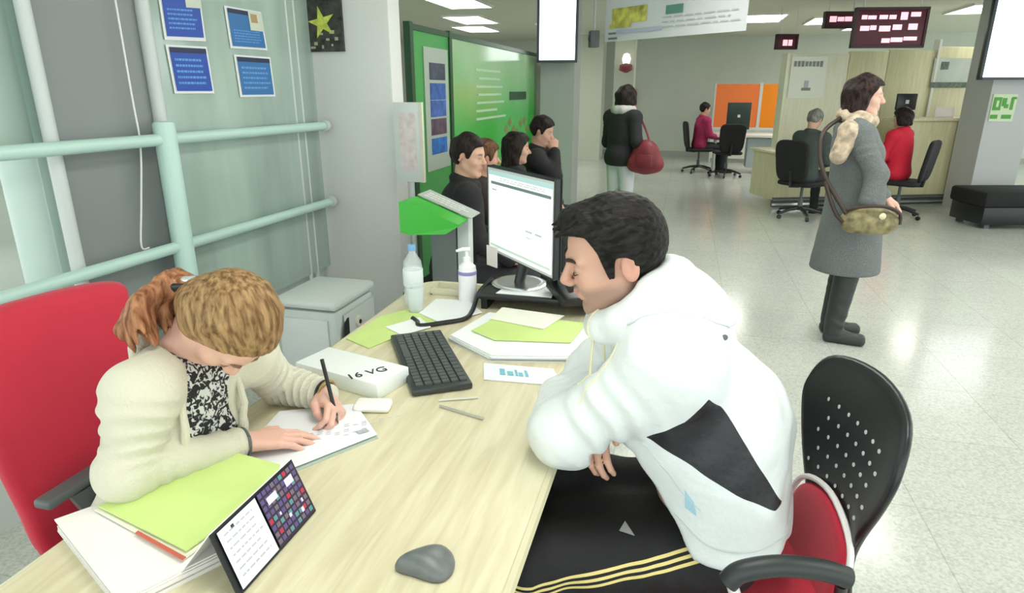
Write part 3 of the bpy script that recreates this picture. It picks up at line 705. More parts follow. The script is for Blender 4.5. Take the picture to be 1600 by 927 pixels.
# white box (ring binder lying on its side) with dark letters
wb = thing('paper_box', 'white cardboard box with dark letters behind the pen, left of the keyboard', 'box', (-.88, 1.60, DZ))
b0, b1 = Vector((-1.07, 1.545, 0)), Vector((-.765, 1.465, 0)); dv = (b1 - b0).normalized(); pv = Vector((-dv.y, dv.x, 0)); ba = math.degrees(math.atan2(dv.y, dv.x))
bc = (b0 + b1) / 2 + pv * .07
box('carton', (bc.x, bc.y, DZ + .024), ((b1 - b0).length, .14, .048), mat('white glossy card', (.84, .88, .88), .5), wb, rot(ba), .003)
F0 = [b0 + Vector((0, 0, DZ + .072)) - pv * .006, b1 + Vector((0, 0, DZ + .072)) - pv * .006, b1 + Vector((0, 0, DZ)) - pv * .006, b0 + Vector((0, 0, DZ)) - pv * .006]
Tq = [b0 + pv * .14 + Vector((0, 0, DZ + .0725)), b1 + pv * .14 + Vector((0, 0, DZ + .0725)), b1 + Vector((0, 0, DZ + .0725)), b0 + Vector((0, 0, DZ + .0725))]
M4 = Matrix.Translation(b1 - dv * .075 + pv * .045 + Vector((0, 0, DZ + .0485))) @ rot(ba + 62).to_4x4()
words('letters', '16 VG', .046, M4, M_ink, wb)
tag(box('tape_roll_box', (-.755, 1.415, DZ + .012), (.10, .055, .024), mat('glossy white plastic', (.88, .88, .86), .3), None, rot(12), .012, 4), 'small glossy white plastic gadget in front of the white box', 'gadget')
tag(slab('yellow_sheet', [(-1.075, 1.86, DZ + .001), (-.96, 1.80, DZ + .001), (-.84, 2.10, DZ + .001), (-.98, 2.22, DZ + .001), (-1.06, 2.10, DZ + .001)], .003, M_limepaper), 'yellow green sheet at the left desk edge behind the keyboard', 'paper')
tag(slab('paper_sheet', [(-.99, 1.99, DZ + .005), (-.90, 1.93, DZ + .005), (-.83, 2.03, DZ + .005), (-.91, 2.12, DZ + .005)], .002, WHITE), 'white slip of paper on the yellow green sheet', 'paper')
tag(slab('paper_sheet', [(-.93, 2.16, DZ + .005), (-.80, 2.07, DZ + .005), (-.70, 2.23, DZ + .005), (-.80, 2.36, DZ + .005), (-.93, 2.34, DZ + .005)], .003, WHITE), 'white sheet in front of the pump bottle', 'paper')
# centre papers
stack('paper_stack', 'white paper stack under the middle lime green folder', [(-.72, 1.93), (-.54, 1.80), (-.27, 1.86), (-.26, 2.13), (-.66, 2.19)], 5, .005, WHITE, seed=9, jit=.008)
tag(slab('green_folder', [(-.66, 1.98, DZ + .0265), (-.56, 1.915, DZ + .0265), (-.31, 1.955, DZ + .0265), (-.285, 2.15, DZ + .0265), (-.60, 2.17, DZ + .0265)], .003, M_limepaper), 'lime green folder on the middle paper stack in front of the riser', 'folder')
tag(slab('paper_sheet', [(-.63, 2.10, DZ + .031), (-.42, 2.045, DZ + .031), (-.375, 2.20, DZ + .031), (-.62, 2.235, DZ + .031)], .002, mat('cream white paper', (.88, .88, .78), .7)), 'cream sheet partly covering the middle green folder', 'paper')
lf = thing('leaflet', 'white leaflet with blurred blue lettering beside the crossed arms', 'leaflet', (-.42, 1.73, DZ))
lq = [Vector((-.555, 1.78, DZ + .003)), Vector((-.335, 1.79, DZ + .003)), Vector((-.285, 1.68, DZ + .003)), Vector((-.52, 1.665, DZ + .003))]
slab('sheet', lq, .002, mat('pale blue white paper', (.80, .88, .90), .6), lf)
on_quad('blue_lettering', [p + Vector((0, 0, .0022)) for p in lq], [(.22, .3, .29, .66), (.32, .42, .40, .66), (.43, .3, .46, .66), (.47, .45, .53, .66), (.56, .3, .6, .66)], M_inkblue, lf, -.0008)
pn = tube('pen', [(-.585, 1.47, DZ + .005), (-.45, 1.43, DZ + .005)], .0035, mat('silver pen', (.6, .6, .58), .3, .6)); tag(pn, 'thin pale pen lying on the bare desk below the keyboard', 'pen')
tag(tube('pen', [(-.60, 1.50, DZ + .004), (-.50, 1.545, DZ + .004)], .003, mat('clear pen', (.66, .66, .60), .3)), 'thin translucent pen just under the keyboard corner', 'pen')
# bottles
sb = thing('sanitizer_bottle', 'white pump bottle with a violet band standing at the desk end', 'bottle', (-.80, 2.36, DZ))
bx, by = -.80, 2.36
lathe('bottle_body', [(0, 0), (.034, 0), (.037, .006), (.037, .125), (.034, .150), (.018, .165), (.014, .168), (0, .168)], (bx, by, DZ), mat('white bottle plastic', (.84, .84, .88), .35), sb)
lathe('label_band', [(.0375, .118), (.0380, .119), (.0380, .131), (.0375, .132)], (bx, by, DZ), mat('violet band', (.28, .24, .55), .5), sb)
lathe('pump_collar', [(0, .165), (.016, .165), (.016, .185), (.007, .19), (.006, .215), (0, .215)], (bx, by, DZ), mat('white pump plastic', (.85, .87, .86), .35), sb)
tube('nozzle', [(bx + .012, by + .004, DZ + .218), (bx - .014, by - .006, DZ + .220), (bx - .040, by - .014, DZ + .212)], [.010, .008, .005], mat('white pump plastic', (.85, .87, .86), .35), sb)
wbt = thing('water_bottle', 'clear plastic water bottle with a blue cap at the far left desk corner', 'bottle', (-.99, 2.28, DZ))
M_pet = mat('clear plastic', (.80, .88, .90), .08, alpha=.35, spec=.8)
lathe('bottle_body', [(0, 0), (.036, 0), (.039, .01), (.039, .06), (.036, .07), (.039, .08), (.039, .15), (.034, .18), (.014, .212), (.013, .225), (0, .225)], (-1.0, 2.28, DZ), M_pet, wbt)
lathe('paper_label', [(.0395, .082), (.0400, .083), (.0400, .145), (.0395, .146)], (-1.0, 2.28, DZ), mat('pale label', (.74, .80, .82), .5), wbt)
lathe('cap', [(0, .222), (.016, .222), (.016, .242), (0, .243)], (-1.0, 2.28, DZ), mat('pale blue cap', (.18, .42, .72), .4), wbt)
cp = thing('plastic_cup', 'clear plastic cup between the water bottle and the white sheets', 'cup', (-.95, 2.20, DZ))
lathe('cup_wall', [(.028, 0), (.036, .095), (.034, .095), (.026, .003)], (-.955, 2.19, DZ + .008), M_pet, cp)
lathe('cup_base', [(0, 0), (.0275, 0), (.0275, .004), (0, .004)], (-.955, 2.19, DZ + .004), M_pet, cp)
# cream block behind the papers: a low tray
tr = thing('document_tray', 'low beige document tray behind the white sheets at the desk end', 'tray', (-.84, 2.44, DZ))
bb('tray_floor', -.98, -.70, 2.41, 2.50, DZ, DZ + .006, mat('beige plastic', (.66, .64, .50), .5), tr)
for a in ((-.98, -.974, 2.41, 2.50), (-.706, -.70, 2.41, 2.50), (-.98, -.70, 2.494, 2.50), (-.98, -.70, 2.41, 2.416)): bb('tray_wall', *a, DZ, DZ + .03, mat('beige plastic', (.66, .64, .50), .5), tr)

# ------------------------------------------------------------ office machine beside the desk
mc_ = thing('paper_shredder', 'pale grey plastic office machine with a dark curved recess, on the floor by the pillar', 'office machine', (-1.64, 2.65, 0))
M_mach = mat('pale grey green plastic', (.52, .58, .55), .45, noise=.03, nscale=5)
bb('cabinet', -1.79, -1.48, 2.48, 2.86, .03, .60, M_mach, mc_, .02)
bb('lid', -1.80, -1.47, 2.47, 2.87, .605, .65, mat('light grey lid', (.58, .63, .61), .4), mc_, .018)
bb('side_panel', -1.475, -1.466, 2.54, 2.84, .20, .57, mat('grey side panel', (.50, .54, .52), .4), mc_, .004)
bm = bmesh.new(); pl = []
for k in range(9): a = R(-70 + 140 * k / 8); pl.append((-1.464, 2.575 - .060 * math.cos(a), .47 + .085 * math.sin(a)))
for k in range(9): a = R(70 - 140 * k / 8); pl.append((-1.464, 2.575 - .004 * math.cos(a), .47 + .085 * math.sin(a)))
add_slab(bm, pl, .006); fin(bm, 'recess', M_black, mc_)
lathe('lock_knob', [(0, 0), (.03, 0), (.026, .01), (.012, .012), (.010, .006), (0, .006)], (-1.466, 2.66, .50), mat('cream knob', (.60, .58, .50), .4), mc_, M=rot(0, 0, 90))
lathe('keyhole', [(0, 0), (.011, 0), (.011, .004), (0, .004)], (-1.455, 2.66, .50), M_black, mc_, M=rot(0, 0, 90))
bb('front_panel', -1.77, -1.52, 2.470, 2.482, .12, .56, mat('light front panel', (.60, .64, .64), .45), mc_, .004)
for x in (-1.75, -1.52):
    for y in (2.52, 2.82): lathe('foot', [(0, 0), (.02, 0), (.02, .032), (0, .032)], (x, y, 0), M_black, mc_)

# ============================================================ CHAIRS
def chair_base(root, cx, cy, z_hub=.10, m=None, seat_z=.40, col=None):
    m = m or M_black
    lathe('gas_column', [(0, z_hub), (.03, z_hub), (.03, .25), (.018, .25), (.018, seat_z), (0, seat_z)], (cx, cy, 0), M_dgrey, root)
    for k in range(5):
        a = R(72 * k + 20); e = Vector((cx + .29 * math.cos(a), cy + .29 * math.sin(a), .075)); s = Vector((cx, cy, z_hub + .03))
        bm = bmesh.new(); add_tube(bm, [s, (s + e) / 2 + Vector((0, 0, .012)), e], [.026, .021, .015], 8); lg = fin(bm, 'leg', m, root, auto=True)
        lathe('caster', [(0, -.014), (.026, -.014), (.028, 0), (.026, .014), (0, .014)], (e.x, e.y, .028), M_black, lg, 16, rot(math.degrees(a), 90))
        tube('caster_stem', [(e.x, e.y, .03), (e.x, e.y, .08)], .007, M_dgrey, lg, 8)
def pad(name, outline, depthf, m, root, O, ex, ey, n, th):
    """upholstered panel: 2D outline (a,b) lifted along O + a*ex + b*ey + depthf(a,b)*n, thickness th"""
    bm = bmesh.new(); N = 22; a0 = min(p[0] for p in outline); a1 = max(p[0] for p in outline); b0_ = min(p[1] for p in outline); b1_ = max(p[1] for p in outline)
    cb = (b0_ + b1_) / 2; ca_ = (a0 + a1) / 2; rings = []
    def pt(a, b, d): return Vector(O) + Vector(ex) * a + Vector(ey) * b + Vector(n) * (depthf(a, b) + d)
    lay = [(1 - .10, 0), (1 - .03, th * .12), (1, th * .5), (1 - .03, th * .88), (1 - .10, th)]
    inner = [.75, .5, .25]
    for s in reversed(inner): rings.append([bm.verts.new(pt(ca_ + (p[0] - ca_) * s, cb + (p[1] - cb) * s, 0)) for p in outline])
    for s, d in lay: rings.append([bm.verts.new(pt(ca_ + (p[0] - ca_) * s, cb + (p[1] - cb) * s, d)) for p in outline])
    for s in inner: rings.append([bm.verts.new(pt(ca_ + (p[0] - ca_) * s, cb + (p[1] - cb) * s, th)) for p in outline])
    k = len(outline)
    for i in range(len(rings) - 1):
        for j in range(k): bm.faces.new((rings[i][j], rings[i][(j + 1) % k], rings[i + 1][(j + 1) % k], rings[i + 1][j]))
    for rg, d in ((rings[0], 0), (rings[-1], th)):
        c = bm.verts.new(pt(ca_, cb, d))
        for j in range(k): bm.faces.new((rg[j], rg[(j + 1) % k], c))
    return fin(bm, name, m, root, smooth=True)
def closed(pts, n=5):
    P = [Vector((p[0], p[1], 0)) for p in pts]; out = []; L = len(P)
    for i in range(L):
        p0, p1, p2, p3 = P[i - 1], P[i], P[(i + 1) % L], P[(i + 2) % L]
        for k in range(n):
            t = k / n; v = .5 * ((2 * p1) + (-p0 + p2) * t + (2 * p0 - 5 * p1 + 4 * p2 - p3) * t * t + (-p0 + 3 * p1 - 3 * p2 + p3) * t ** 3); out.append((v.x, v.y))
    return out

# red swivel chair of the writing woman; faces +x, slightly turned
rc = thing('office_chair', 'crimson upholstered office chair with grey armrests behind the bent woman', 'chair', (-1.20, 1.10, 0))
ca_r = -10; fx_ = Vector((math.cos(R(ca_r)), math.sin(R(ca_r)), 0)); sx_ = Vector((-math.sin(R(ca_r)), math.cos(R(ca_r)), 0)); cO = Vector((-1.20, 1.10, 0))
M_redgrey = M_dgrey
tilt = Vector((fx_.x * -.12, fx_.y * -.12, 1)).normalized()
out = closed([(-.15, .0), (-.185, .16), (-.205, .36), (-.21, .56), (-.195, .622), (0, .635), (.195, .622), (.21, .56), (.205, .36), (.185, .16), (.15, .0), (0, -.015)])
pad('backrest', out, lambda a, b: -.02 - .35 * a * a + .25 * (b - .3) ** 2, M_red, rc, cO - fx_ * .205 + Vector((0, 0, .46)), sx_, tilt, -fx_, .06)
pad('seat', closed([(-.23, -.21), (-.25, 0), (-.22, .24), (0, .27), (.22, .24), (.25, 0), (.23, -.21), (0, -.24)]), lambda a, b: 0, M_red, rc, cO + Vector((0, 0, .41)), sx_, fx_, Vector((0, 0, 1)), .07)
tube('back_bracket', [cO - fx_ * .10 + Vector((0, 0, .39)), cO - fx_ * .26 + Vector((0, 0, .40)), cO - fx_ * .31 + Vector((0, 0, .50)), cO - fx_ * .32 + Vector((0, 0, .70))], .022, M_black, rc, smooth_path=True)
for s in (-1, 1):
    o_ = cO + sx_ * (.115 * s if s < 0 else .22) - fx_ * .115
    bm = bmesh.new(); add_box(bm, o_ + Vector((0, 0, .680)), (.050, .165, .024), rot(ca_r - 10 * s), .010, 3); fin(bm, 'armrest', M_dgrey, rc, auto=True)
    slab('arm_bracket', [o_ + sx_ * .08 + Vector((0, 0, .668)), o_ + sx_ * -.02 + Vector((0, 0, .668)), o_ + sx_ * .02 + Vector((0, 0, .56)), o_ + sx_ * .03 + Vector((0, 0, .40)), o_ + sx_ * .08 + Vector((0, 0, .40)), o_ + sx_ * .08 + Vector((0, 0, .52))], .022, M_dgrey, rc)
    tube('arm_bar', [cO + sx_ * (.12 * s) + Vector((0, 0, .395)), o_ + Vector((0, 0, .395))], .014, M_black, rc)
chair_base(rc, -1.20, 1.10)

# visitor chair of the man: black perforated shell, red pads, cantilever tube frame
vc = thing('visitor_chair', 'black perforated shell chair with red seat under the man in white', 'chair', (.28, 1.40, 0))
O = Vector((.215, 1.405, 0)); va = 180 + 12; vf = Vector((math.cos(R(va)), math.sin(R(va)), 0)); vsd = Vector((-math.sin(R(va)), math.cos(R(va)), 0))
vt = (Vector((0, 0, 1)) - vf * .16).normalized()
# back shell, widest at two thirds of its height, narrow waist
BO = O - vf * .165 + Vector((0, 0, .47)); so = closed([(-.10, -.02), (-.125, .12), (-.205, .30), (-.225, .40), (-.17, .485), (0, .51), (.17, .485), (.225, .40), (.205, .30), (.125, .12), (.10, -.02), (0, -.04)])
bend = lambda a, b: .9 * a * a * -1 + .18 * max(0, .25 - b) ** 2 * 4
sh = pad('back_shell', so, bend, M_black, vc, BO, vsd, vt, -vf, .022)
for i in range(-3, 4):
    for j in range(5):
        a = i * .040 + (j % 2) * .020 - .01; b = .215 + j * .042
        if abs(a) > .13: continue
        bm = bmesh.new(); c = BO + vsd * a + vt * b - vf * (bend(a, b) - .0015); nn = vf
        r = [bm.verts.new(c + (vsd * math.cos(R(45 * k)) + vt * math.sin(R(45 * k))) * .0052) for k in range(8)]; bm.faces.new(r)
        c2 = c - nn * -.001; r2 = [bm.verts.new(c2 + (vsd * math.cos(R(45 * k)) + vt * math.sin(R(45 * k))) * .0052) for k in range(8)]; bm.faces.new(r2[::-1])
        for k in range(8): bm.faces.new((r[k], r[(k + 1) % 8], r2[(k + 1) % 8], r2[k]))
        fin(bm, 'perforation', mat('light seen through holes', (.52, .54, .54), .6), sh)
ro = closed([(-.13, -.04), (-.15, .06), (-.12, .15), (0, .19), (.12, .15), (.15, .06), (.13, -.04), (0, -.05)])
lp = pad('lumbar_pad', ro, lambda a, b: -.010, M_red, vc, BO, vsd, vt, vf, .03)
rim = [BO + vsd * p[0] * 1.09 + vt * (p[1] * 1.07) + vf * .012 for p in ro]
tube('white_piping', rim + [rim[0]], .0075, mat('white piping', (.80, .78, .78), .5), lp, 8)
pad('seat', closed([(-.22, -.20), (-.24, 0), (-.22, .22), (0, .25), (.22, .22), (.24, 0), (.22, -.20), (0, -.22)]), lambda a, b: 0, M_red, vc, O + Vector((0, 0, .40)), vsd, vf, Vector((0, 0, 1)), .065)
pad('seat_shell', closed([(-.23, -.21), (-.25, 0), (-.23, .23), (0, .26), (.23, .23), (.25, 0), (.23, -.21), (0, -.23)]), lambda a, b: 0, M_black, vc, O + Vector((0, 0, .375)), vsd, vf, Vector((0, 0, 1)), .024)
for s in (-1, 1):
    q = O + vsd * (.275 * s)
    pts = [q + vf * -.105 + Vector((0, 0, .665)), q + vf * -.05 + Vector((0, 0, .682)), q + vf * .03 + Vector((0, 0, .688)), q + vf * .10 + Vector((0, 0, .672)), q + vf * .125 + Vector((0, 0, .645))]
    bm = bmesh.new(); add_tube(bm, spline(pts), .021, 14)
    fin(bm, 'armrest', mat('matte dark green black plastic', (.022, .028, .030), .45), vc, auto=True)
    tube('frame_tube', spline([q + vf * .115 + Vector((0, 0, .64)), q + vf * .09 + Vector((0, 0, .50)), q + vf * .17 + Vector((0, 0, .2)), q + vf * .2 + Vector((0, 0, .03)), q + vf * .05 + Vector((0, 0, .015)), q + vf * -.22 + Vector((0, 0, .015))]), .012, mat('white tube', (.78, .76, .76), .35), vc)
    tube('arm_stay', [q + vf * -.095 + Vector((0, 0, .65)), O + vsd * (.2 * s) - vf * .14 + Vector((0, 0, .42))], .012, M_black, vc)
tube('rear_bar', [O + vsd * -.275 - vf * .22 + Vector((0, 0, .015)), O + vsd * .275 - vf * .22 + Vector((0, 0, .015))], .012, mat('white tube', (.78, .76, .76), .35), vc)
tube('seat_bar', [O + vsd * -.275 + vf * .14 + Vector((0, 0, .38)), O + vsd * .275 + vf * .14 + Vector((0, 0, .38))], .012, M_black, vc)

# ============================================================ THE TWO PEOPLE AT THE DESK
V = lambda *a: np.array(a, float)
# ---- man in the white jacket
J = dict(pelvis=V(.135, 1.42, .56), neck=V(-.015, 1.425, 1.085), shL=V(.015, 1.265, 1.035), shR=V(-.02, 1.595, 1.04),
         elL=V(-.215, 1.305, .815), wrL=V(-.27, 1.53, .795), elR=V(-.185, 1.60, .845), wrR=V(-.155, 1.40, .812),
         hipL=V(.14, 1.325, .54), hipR=V(.15, 1.52, .54), knL=V(-.27, 1.215, .525), knR=V(-.27, 1.49, .575), anL=V(-.20, 1.22, .10), anR=V(-.22, 1.55, .10),
         toL=V(-.36, 1.20, .035), toR=V(-.38, 1.53, .035))
H = head_frame((-.138, 1.412, 1.216), 180 + 13, 16, roll=-7, sc=1.05)
skinM = (.62, .36, .27)
def jacket(F):
    T = torso(F, J, .045, .06); L = .57
    for s in 'LR':
        arm(F, J, s, .032, .0095, upto=1.0, taper=.75, k=.035)
    # elbow bulk, puffy shoulder
    for s in 'LR': F.ell(J['el' + s] + V(.015, 0, .01), (.075, .068, .066), None, .03)
    F.ell(J['shL'] + V(-.01, .005, -.03), (.082, .070, .10), None, .08); F.ell(J['shR'] + V(-.01, -.005, -.03), (.082, .070, .10), None, .08)
    # hood lying round the neck
    ring = []
    for k in range(-6, 7):
        a = R(k * 28); q = V(-.075, 1.42, 1.115) + V(.085 * math.cos(a), .092 * math.sin(a), .066 * math.cos(a))
        ring.append(q)
    for i in range(12): F.cone(ring[i], ring[i + 1], .034, .034, .02)
    F.cone((-.02, 1.37, 1.15), (-.02, 1.47, 1.15), .05, .05, .03)
    F.ell(V(.035, 1.425, 1.09), (.095, .145, .085), None, .05)
    F.ell(V(.17, 1.425, .62), (.135, .195, .15), None, .06)
    F.ell(V(.15, 1.425, .80), (.145, .185, .20), None, .06)
    # neck opening, waist hem
    F.cone(H.p((0, .015, -.03)), J['neck'] + V(-.04, 0, .02), .060, .052, .012, 's')
    F.fn(lambda X, Y, Z: ((Z - .592) + .28 * np.minimum(X - .12, 0) + 1.1 * np.minimum(X - .09, 0)), .012, 's', lo=[-.14, 1.1, .3], hi=[.6, 1.8, .80])
    F.disp(lambda X, Y, Z: .0045 * (np.abs(np.sin(13 * X + 21 * Z + 2.2 * np.sin(8 * Y + 5 * X))) ** .6 - .7) * (.5 + .5 * np.sin(7 * X - 9 * Z + 5 * Y)) + .0035 * np.sin(26 * X + 14 * Z + 3 * np.sin(9 * Y)) * np.sin(17 * Z - 8 * X + 2 * np.sin(11 * Y + 4 * X)) + .0015 * np.sin(60 * X - 35 * Z + 4 * np.sin(14 * Y)))
def trousers(F):
    for s in 'LR':
        leg(F, J, s, .016, .003, k=.05)
    F.ell(V(.150, 1.43, .575), (.125, .165, .135), None, .04)
    F.cone((.05, 1.37, .54), (-.22, 1.36, .52), .10, .085, .05)
    F.disp(lambda X, Y, Z: .002 * np.sin(30 * X + 22 * Y + 3 * np.sin(13 * Z)))
def man_hands(F):
    # right hand hooks over the desk edge below the left elbow; left hand under the far sleeve
    hand(F, J['wrR'], (.05, -.93, -.30), (-.35, -.25, .85), -1, curls=[(30, 45, 25), (35, 50, 25), (38, 52, 28), (42, 55, 30)], thumb=[(.022, .018, -.008), (.044, .042, -.004), (.056, .068, .002), (.058, .090, .0)])
    hand(F, J['wrL'], (.15, .95, -.05), (0, .1, 1), 1, curl=(20, 25, 15))
man = thing('person', 'man with short dark hair in a white hooded jacket and black trousers, seated, arms crossed', 'person', (.14, 1.42, 0))
lo, hi = V(-.52, 1.0, 0), V(.55, 1.85, 1.42)
hl, hh = bounds([H.p((.1, .14, .14)), H.p((-.1, -.12, -.14)), H.p((.1, -.12, .14)), H.p((-.1, .14, -.14))], .01)
F = Field(V(-.5, 1.0, .0), V(.45, 1.85, 1.42), .0075, [(V(-.28, 1.31, 1.08), V(-.02, 1.53, 1.36), .0032), (V(-.2, 1.2, .66), V(-.1, 1.36, .80), .004)])
torso(F, J, -.004)
for s in 'LR':
    arm(F, J, s); leg(F, J, s); F.cone(J['an' + s] - V(0, 0, .03), J['to' + s], .036, .028, .02)
F.cone(H.p((0, -.025, -.07)), J['neck'], .056, .066, .02); head(F, H); man_hands(F)
me, P = F.mesh('body'); attr_tone(me, tone_of(P, H, skinM, brow=(.03, .02, .018), stubble=(.26, .17, .14), lip=(.50, .20, .18)))
link('body', me, M_skin, man, True)
F = Field(V(-.42, 1.0, .44), V(.52, 1.86, 1.27), .006); jacket(F); me, P = F.mesh('jacket')
# dark side panel: outline in the side plane of the jacket
poly = [(.085, 1.0), (.145, .915), (.215, .805), (.268, .715), (.25, .712), (.165, .765), (.07, .825), (-.03, .875), (.045, .935)]
def sdpoly(x, z, poly):
    d = np.full(x.shape, 1e9); ins = np.zeros(x.shape, bool); n = len(poly)
    for i in range(n):
        (ax, az), (bx, bz) = poly[i], poly[(i + 1) % n]; ex, ez = bx - ax, bz - az; t = np.clip(((x - ax) * ex + (z - az) * ez) / (ex * ex + ez * ez), 0, 1)
        d = np.minimum(d, np.hypot(x - ax - t * ex, z - az - t * ez)); c = (az > z) != (bz > z)
        with np.errstate(divide='ignore', invalid='ignore'): xi = (bx - ax) * (z - az) / (bz - az) + ax
        ins ^= c & (x < xi)
    return np.where(ins, d, -d)
def armdist(P, s):
    best = 1e9
    for a, b in ((J['sh' + s], J['el' + s]), (J['el' + s], J['wr' + s])):
        ab = b - a; t = np.clip((P - a) @ ab / (ab @ ab), 0, 1); best = np.minimum(best, np.linalg.norm(P - a - t[:, None] * ab, axis=1))
    return best
sv = sdpoly(P[:, 0], P[:, 2], poly); sv = np.minimum(sv, np.minimum(armdist(P, 'L'), armdist(P, 'R')) - .098)
attr_s(me, sv)
JK = link('jacket', me, ramp_attr_mat('white nylon jacket with black side panel', [(-.5, (.72, .765, .78)), (0, (.012, .013, .018))], .45, .55, 22), man, True)
F = Field(V(-.40, 1.02, .02), V(.48, 1.78, .75), .0065); trousers(F); me, P = F.mesh('trousers')
a, b = J['hipL'], J['knL']; ab = b - a; Ln = np.linalg.norm(ab); t = (P - a) @ ab / Ln ** 2; q = a + t[:, None] * ab; rr = P - q; d_ = np.linalg.norm(rr, axis=1)
ang_ = np.arctan2(rr[:, 2], -rr[:, 1]); sv = d_ * (ang_ - R(50) * (1 - np.clip(t, 0, 1)) + R(14) * np.clip(t, 0, 1)) ; sv[(P[:, 1] > 1.33)] = .4
dark = (.006, .006, .008); yel = (.80, .66, .26)
TR = link('trousers', (attr_s(me, sv), me)[1], ramp_attr_mat('black track trousers with three yellow stripes', [(-.5, dark), (-.022, yel), (-.014, dark), (-.006, yel), (.002, dark), (.010, yel), (.018, dark)], .75, .2, 60), man, True)
bt = surf(TR); bj = surf(JK)
slab('trouser_emblem', snap(bt, [(-.075, 1.245, .63), (-.040, 1.235, .63), (-.066, 1.275, .64)], .002), .002, mat('grey emblem', (.35, .35, .36), .6), man)
bm = bmesh.new()
M_brow = mat('dark brown brow', (.035, .022, .018), .8)
for s in (-1, 1):
    br = [H.p((s * x, y, z)) for x, y, z in ((.014, .094, .020), (.026, .0925, .027), (.038, .085, .028), (.049, .072, .022))]
    tube('eyebrow', br, [.0025, .0042, .0040, .0018], M_brow, man, 8, False)
    ey = [H.p((s * x, y, z)) for x, y, z in ((.018, .0835, -.004), (.026, .0870, -.0075), (.035, .0855, -.0078), (.044, .0775, -.004))]
    tube('eyelashes', ey, [.0010, .0017, .0017, .0010], M_brow, man, 6)
hairm = hair_mat('very dark brown short hair', (.004, .004, .004), (.022, .019, .018), (75, 18, 60), H)
hb = [H.p((.12, .12, .15)), H.p((-.12, -.14, -.14)), H.p((.12, -.14, .15)), H.p((-.12, .12, -.14))]; l2, h2 = bounds(hb, .02)
F = Field(l2, h2, .0035)
def shorthair(F, H=H):
    hair_cap(F, H, .012, ([-.13, -.10, -.06, -.035, -.036, -.016, .000, .008, .020, .032, .046, .070, .11], [-.092, -.090, -.072, -.045, .012, .026, .024, -.022, -.020, .048, .074, .090, .100]))
    F.ell(H.p((0, .050, .100)), (.060, .045, .030), H.R, .02)
    for k in range(9): F.cone(H.p((-.050 + .0125 * k, .072, .094)), H.p((-.054 + .0135 * k, .098 + .006 * (k % 2), .096 - .007 * (k % 3))), .011, .003, .005)
    F.disp(lambda X, Y, Z: .0016 * np.sin(240 * X + 60 * Z) * np.sin(210 * Y + 3 * np.sin(70 * Z)) * np.sin(190 * Z + 40 * X))
shorthair(F)
me, P = F.mesh('hair'); link('hair', me, hairm, man, True)
M_pipe = mat('pale yellow piping', (.74, .70, .46), .6); M_seam = mat('pale grey seam', (.56, .61, .63), .6)
def seam(name, pts, r_, m_): return tube(name, snap(bj, spline(pts, 6), r_ * .3), r_, m_, man, 6)
seam('piping', [(-.155, 1.37, 1.10), (-.175, 1.34, 1.04), (-.20, 1.31, .96)], .0028, M_pipe); seam('piping', [(-.10, 1.28, 1.06), (-.135, 1.26, .98), (-.17, 1.25, .92)], .0022, M_pipe)
seam('hood_seam', [(-.08, 1.29, 1.10), (-.02, 1.27, 1.10), (.06, 1.30, 1.10), (.12, 1.36, 1.09), (.15, 1.44, 1.08)], .0022, M_seam)
seam('hem_seam', [(.04, 1.24, .69), (.11, 1.22, .645), (.18, 1.22, .635), (.26, 1.27, .64), (.30, 1.36, .645)], .002, M_seam)
seam('back_seam', [(.10, 1.26, .72), (.02, 1.24, .80), (-.03, 1.26, .86)], .0016, M_seam)
slab('pocket_patch', snap(bj, [(.060, 1.23, .765), (.078, 1.22, .735), (.085, 1.22, .70), (.062, 1.23, .715)], .0015), .0015, mat('light blue patch', (.38, .60, .72), .6), man)
lathe('cord_button', [(0, 0), (.006, 0), (.006, .004), (0, .005)], snap(bj, [(.11, 1.29, 1.09)], .001)[0], M_dgrey, man, 12, rot(0, 60))
tube('hood_cord', [J['neck'] + V(-.115, -.06, .02), J['neck'] + V(-.125, -.07, -.04), J['neck'] + V(-.12, -.075, -.10)], .003, mat('pale yellow piping', (.72, .66, .38), .6), man, 8, True)
for s in (-1, 1): 
    bm = bmesh.new(); add_box(bm, (J['toL' if s < 0 else 'toR'] + (J['anL' if s < 0 else 'anR'] - V(0, 0, .06))) / 2 + V(.02, 0, 0), (.27, .10, .075), rot(4), .03, 4); fin(bm, 'shoe', M_black, man, auto=True)

# ---- woman writing
J = dict(pelvis=V(-1.20, 1.075, .54), neck=V(-1.035, 1.10, 1.02), shR=V(-1.03, .955, .985), shL=V(-.985, 1.235, .975),
         elR=V(-1.045, .905, .79 + .035), wrR=V(-.935, 1.120, .790), elL=V(-1.03, 1.40, .80), wrL=V(-.872, 1.375, .800),
         hipR=V(-1.18, .985, .53), hipL=V(-1.18, 1.165, .53), knR=V(-.86, .95, .54), knL=V(-.86, 1.20, .54), anR=V(-.84, .95, .09), anL=V(-.84, 1.20, .09), toR=V(-.70, .94, .03), toL=V(-.70, 1.21, .03))
H = head_frame((-.925, 1.112, 1.085), -14, 78, roll=-6, sc=.97)
skinW = (.70, .42, .34)
wom = thing('person', 'woman with tied back light brown hair in a cream cardigan, bent over writing', 'person', (-1.20, 1.07, 0))
F = Field(V(-1.5, .80, .0), V(-.66, 1.55, 1.32), .0075, [(V(-1.03, 1.00, 1.0), V(-.78, 1.2, 1.24), .0035), (V(-.95, 1.08, .74), V(-.76, 1.42, .82), .0034)])
torso(F, J, -.004, sc=.93, fem=1)
for s in 'LR':
    arm(F, J, s, -.004); leg(F, J, s, -.004); F.cone(J['an' + s] - V(0, 0, .03), J['to' + s], .032, .024, .02)
F.cone(H.p((0, -.025, -.07)), J['neck'], .048, .055, .02); head(F, H)
